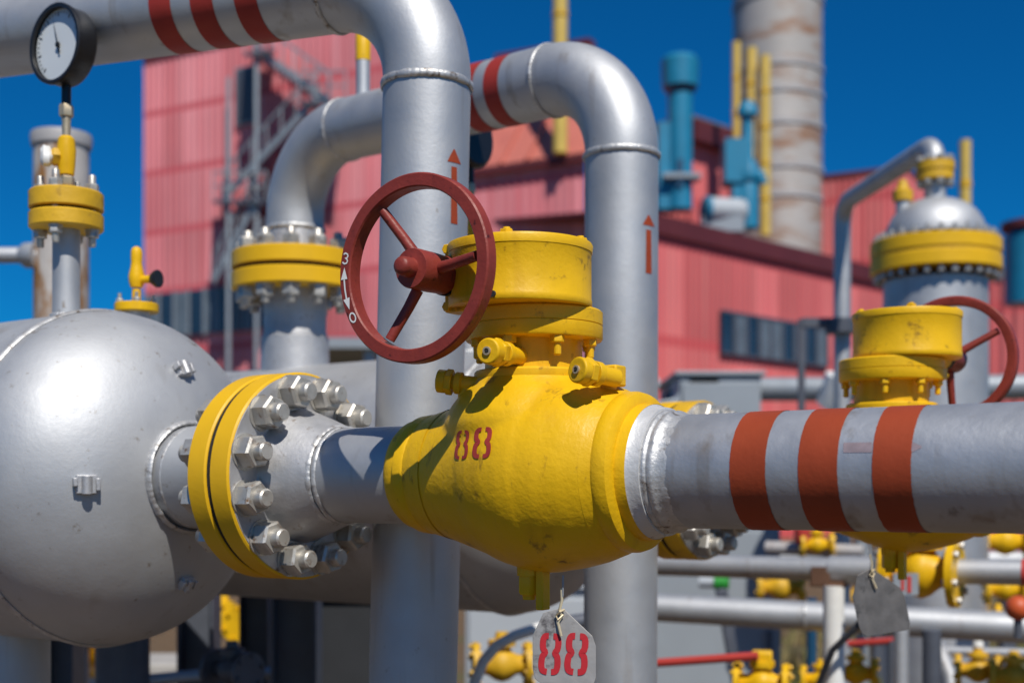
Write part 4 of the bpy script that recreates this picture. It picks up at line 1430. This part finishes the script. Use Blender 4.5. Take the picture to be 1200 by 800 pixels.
# pipe B
pB0, pB1 = P(690, 707, 5.2), P(1300, 741, 4.55)
pb = thing('background_pipe', pB0, 'lower and thicker of two blurred silver pipes under the striped pipe', 'pipe')
obj('pipe', G().tube([pB0, pB1], .056, 28), M['silver_pipe'], pb)
dB = (pB1 - pB0).normalized()
obj('weld_bead', G().bead(pB0.lerp(pB1, .45), dB, .057, .005, 60, 3.0), M['bead'], pb)
for px, z, mat, lab, r in ((1056, 4.72, M['silver'], 'short silver post under the lower blurred pipe', .027), (1092, 4.70, M['steel_dark'], 'dark post under the lower blurred pipe beside the silver one', .034),
                      (951, 5.5, M['blue_dark'], 'slim dark blue post left of the pale round post', .022)):
    p = P(px, 738 if px != 951 else 700, z)
    t = thing('pipe_post', V((p.x, p.y, 0)), lab, 'post')
    obj('post', G().tube([V((p.x, p.y, 0)), p], r, 20), mat, t)
    obj('foot', G().box(V((p.x, p.y, .01)), (1, 0, 0), (0, 1, 0), UP, .08, .08, .01), M['steel_grey'], t, smooth=0)
# dark hose hanging by the pale post
obj_h = obj('cable', G().tube([P(1050, 690, 4.05), P(1020, 715, 4.04), P(1000, 738, 4.04), P(975, 762, 4.04), P(960, 800, 4.05), P(950, 880, 4.05)], .011, 10), M['black'], root=P(975, 762, 4.5))
tag(obj_h, 'black cable drooping across the pale round post', 'cable')
# yellow valves low down
lv = small_valve(P(893, 800, 4.1), .17, (1, -.3, 0), 'yellow valve at bottom edge with a long red lever', M['yellow'])
obj('lever', G().tube([P(888, 768, 4.05), P(760, 777, 4.2)], .014, 14), M['red_pipe'], lv)
obj('lever_block', G().box(P(893, 773, 4.1), (1, -.2, 0), (.2, 1, 0), UP, .032, .032, .03), M['yellow'], lv, bevel=.006)
small_valve(P(962, 796, 4.9), .14, (1, -.3, 0), 'small yellow valve left of the pale round post foot', M['yellow'])
small_valve(P(1003, 788, 5.0), .16, (1, -.3, .0), 'small yellow valve right of the pale round post', M['yellow'])
rb_ = thing('red_bar', P(1025, 752, 5.2), 'short red bar under the dark blank tag', 'bar')
obj('bar', G().tube([P(994, 754, 5.25), P(1047, 750, 5.15)], .014, 14), M['red_pipe'], rb_)
obj('bracket', G().bar(P(1046, 750, 5.15), V((P(1046, 750, 5.15).x, 5.15, 0)), .03), M['steel_dark'], rb_, smooth=0)
pc = thing('background_pipe', P(1098, 762, 5.4), 'thin pale pipe low at the right above small valves', 'pipe')
obj('pipe', G().tube([P(1098, 762, 5.4), P(1300, 768, 5.1)], .020, 18), M['silver'], pc)
obj('leg', G().tube([P(1100, 762, 5.4), V((P(1100, 762, 5.4).x, 5.4, 0))], .022, 16).tube([P(1096, 752, 5.4), P(1112, 790, 5.35), P(1120, 830, 5.3)], .035, 16), M['silver'], pc)
small_valve(P(1146, 785, 4.9), .16, (1, -.3, 0), 'silver valve with yellow flanges low at right under the thin pipe', M['yellow_old'], None, M['white'])
small_valve(P(1188, 792, 4.8), .17, (1, -.3, 0), 'dull yellow valve in the lower right corner', M['yellow_old'])
small_valve(P(1178, 690, 5.6), .17, (1, -.2, 0), 'small yellow and white valve left of the orange-red ball', M['yellow'], None, M['white'])
rbp = P(1193, 712, 4.3)
rball = thing('float_ball', rbp, 'orange-red ball on a stub at the right edge', 'ball')
obj('ball', G().revolve([(.042 * math.sin(a), max(.001, .042 * math.cos(a))) for a in [-PI / 2 + PI * k / 16 for k in range(17)]], rbp, UP, 28), M['orange_red'], rball)
obj('stub', G().tube([rbp, rbp - UP * .10], .014, 12), M['steel_dark'], rball)
small_valve(P(1178, 634, 6.0), .22, (1, -.2, 0), 'white flanged valve with yellow centre just under the striped pipe at right', M['yellow'], M['white'], M['orange_red'])
# pale pipe + yellow fitting just below the striped pipe
pp_ = thing('background_pipe', P(900, 641, 6.2), 'pale pinkish pipe just under the striped pipe behind the first stripe', 'pipe')
obj('pipe', G().tube([P(898, 641, 6.2), P(1012, 646, 6.0)], .032, 18), M['rusty_pale'], pp_)
small_valve(P(957, 638, 6.05), .15, (1, -.1, 0), 'small yellow valve on the pale pinkish pipe', M['yellow'])
kn = P(939, 628, 6.05)
knob = thing('capped_stub', kn, 'red capped stub on the pale pinkish pipe', 'pipe stub')
obj('knob', G().revolve([(-.04, .02), (-.02, .034), (.04, .034), (.05, .02)], kn, UP, 20), M['red_pipe'], knob)
obj('stem', G().tube([kn - UP * .07, kn - UP * .03], .012, 10), M['steel_grey'], knob)
gk = P(838, 682, 6.6)
gp2 = thing('pipe_stub', gk, 'grey pipe stub with bright green cap between the blurred pipes', 'pipe stub')
obj('stub', G().revolve([(-.08, .030), (.0, .030)], gk, V((1, -.3, 0)), 20), M['panel_pale'], gp2)
obj('cap', G().revolve([(.0, .042), (.06, .042), (.07, .03)], gk, V((1, -.3, 0)), 20), M['green'], gp2)
br = P(853, 738, 6.2)
brc = obj('brace', G().bar(P(845, 690, 6.2), P(866, 812, 6.2), .07, .05), M['steel_dark'], root=br, smooth=0, bevel=.004)
tag(brc, 'dark slanting brace crossing the grey cabinet', 'brace')

small_valve(P(915, 688, 6.9), .24, (1, -.2, 0), 'dull brownish-yellow valve half hidden between the two blurred pipes', M['yellow_old'])
small_valve(P(1150, 722, 5.9), .16, (1, -.3, 0), 'small yellow valve behind the lower blurred pipe at right', M['yellow'])
rk = thing('pipe_rack', V((P(1000, 600, 9.5).x, 9.5, 0)), 'far grey rack of pipes across the dry grass', 'pipe rack')
for k, (y_, r_) in enumerate(((652, .06), (668, .05))):
    obj('pipe', G().tube([P(890, y_, 9.8), P(1290, y_ + 4, 9.2)], r_, 16), M['silver_pipe'] if k != 1 else M['rusty_pale'], rk)
for px in (1030, 1180):
    q = P(px, 645, 9.5)
    obj('leg', G().bar(V((q.x, 9.5, 0)), q, .10), M['steel_dark'], rk, smooth=0)
small_valve(P(1118, 700, 8.6), .36, (1, -.1, 0), 'yellow valve with white cap far behind the yellow inline valve', M['yellow'], None, M['white'])
small_valve(P(1012, 700, 8.8), .34, (1, -.1, 0), 'dull yellow valve far behind the dark blank tag', M['yellow_old'])

# yellow valves seen under the vessels and hose
small_valve(P(135, 770, 6.4), .26, (1, 0, 0), 'yellow and black valve under the domed vessel', M['yellow'], M['black'])
small_valve(P(262, 728, 6.0), .22, (.6, -.6, 0), 'bright yellow valve seen between two dark columns', M['yellow'])
small_valve(P(272, 785, 3.9), .16, (.8, -.6, 0), 'dark rusty valve low between domed vessel and columns', M['steel_dark'])
small_valve(P(588, 778, 4.4), .20, (1, .1, 0), 'dull yellow valve behind the bent white hose', M['yellow_old'])
hose = thing('white_hose', P(590, 770, 4.0), 'bent white hose below the near valve, left of the 88 tag', 'hose')
obj('hose', G().tube([P(552, 830, 4.0), P(556, 800, 4.0), P(566, 775, 4.0), P(582, 756, 4.0), P(604, 744, 4.0), P(632, 735, 4.02), P(660, 730, 4.05)], .017, 16), M['white'], hose, smooth=60)
obj('fitting', G().tube([P(655, 731, 4.05), P(700, 724, 4.1)], .024, 16), M['steel_dark'], hose)
# low beam and pipe in the lower left
pd = P(150, 790, 7.0)
kb_ = thing('concrete_beam', V((pd.x, pd.y, 0)), 'low pale concrete beam beyond the domed vessel', 'beam')
obj('beam', G().box(V((P(150, 780, 7.0).x, 7.3, P(150, 779, 7.0).z / 2)), (1, .02, 0), (-.02, 1, 0), UP, 1.6, .25, P(150, 779, 7.0).z / 2), M['concrete'], kb_, smooth=0, bevel=.015)
pe = thing('background_pipe', P(110, 797, 4.2), 'pale low pipe beneath the domed vessel at the bottom edge', 'pipe')
obj('pipe', G().tube([P(140, 800, 4.2), P(245, 790, 4.4), P(330, 788, 4.6)], .022, 16), M['silver'], pe)
obj('end_cap', G().revolve([(-.05, .032), (.05, .032)], P(138, 800, 4.2), V((1, 0, 0)), 20), M['steel_dark'], pe)

for o in (STUD, STUD_S, STUD_M):
    drop(o)

# ------------------------------------------------------------------ ground
g = G().add([(-400, -60, 0), (400, -60, 0), (400, 900, 0), (-400, 900, 0)], [(0, 1, 2, 3)])
obj('ground', g, M['ground'], smooth=0, kind='structure')
g = G().add([(-4.5, -1.5, .004), (2.6, -1.5, .004), (2.0, 6.0, .004), (-4.5, 8.5, .004)], [(0, 1, 2, 3)])
obj('pavement', g, M['pad'], smooth=0, kind='structure')

gg = G()
rg = random.Random(5)
for k in range(5200):
    px = rg.uniform(905, 1290); z = rg.uniform(8.6, 17)
    b = V(((px - CX) / F * z + rg.uniform(-.1, .1), z, 0))
    if noise.noise(b * .9) < .02:
        continue
    a = rg.uniform(0, PI); d = V((math.cos(a), math.sin(a), 0)) * .014; hgt = rg.uniform(.05, .24)
    ln = V((rg.uniform(-.08, .08), rg.uniform(-.08, .08), hgt))
    gg.add([b - d, b + d, b + ln * .6 + d * .6, b + ln, b + ln * .6 - d * .6], [(0, 1, 2, 3, 4)])
M['grass'] = paint('dry_grass', (.12, .13, .035), .8, 0, .45, 1.2, 0, grime=(.26, .19, .08), gpos=(.45, .6), gscale=.8)
go = obj('grass', gg, M['grass'], smooth=0, kind='stuff')
tag(go, 'tufts of dry and green grass beyond the background pipes', 'grass')

# ------------------------------------------------------------------ light, sky, camera
EL, AZ = math.radians(52), math.radians(17)      # sun behind the lens, a little to the right
w = bpy.data.worlds.new('World'); sc.world = w; w.use_nodes = True
nt = w.node_tree
bg = nt.nodes['Background']
sky = nt.nodes.new('ShaderNodeTexSky')
sky.sky_type = 'NISHITA'; sky.sun_disc = False
sky.sun_elevation = EL; sky.sun_rotation = PI - AZ
sky.altitude = 0; sky.air_density = .85; sky.dust_density = 0.15; sky.ozone_density = 6.0
mx = nt.nodes.new('ShaderNodeMix'); mx.data_type = 'RGBA'; mx.blend_type = 'MULTIPLY'
mx.inputs[0].default_value = 1.0
nt.links.new(sky.outputs[0], mx.inputs[6]); mx.inputs[7].default_value = (.025, .60, 1.0, 1)
nt.links.new(mx.outputs[2], bg.inputs['Color'])
bg.inputs['Strength'].default_value = .075
sd_ = bpy.data.lights.new('sun', 'SUN'); sd_.energy = 4.6; sd_.angle = math.radians(.5); sd_.color = (1, .95, .87)
so = bpy.data.objects.new('sun', sd_); col.objects.link(so)
to_sun = V((math.sin(AZ) * math.cos(EL), -math.cos(AZ) * math.cos(EL), math.sin(EL)))
so.rotation_euler = to_sun.to_track_quat('Z', 'Y').to_euler()

cd = bpy.data.cameras.new('camera'); cam = bpy.data.objects.new('camera', cd); col.objects.link(cam)
cam.location = (0, 0, H); cam.rotation_euler = (PI / 2, 0, 0)
cd.sensor_width = 36; cd.sensor_fit = 'HORIZONTAL'; cd.lens = F / 1200 * 36
cd.shift_y = (HY - 400) / 1200
cd.clip_start = .05; cd.clip_end = 2000
cd.dof.use_dof = True; cd.dof.focus_distance = 1.98; cd.dof.aperture_fstop = 3.0
sc.camera = cam
sc.view_settings.view_transform = 'Standard'
sc.view_settings.look = 'None'
sc.view_settings.exposure = 0
sc.view_settings.gamma = 1
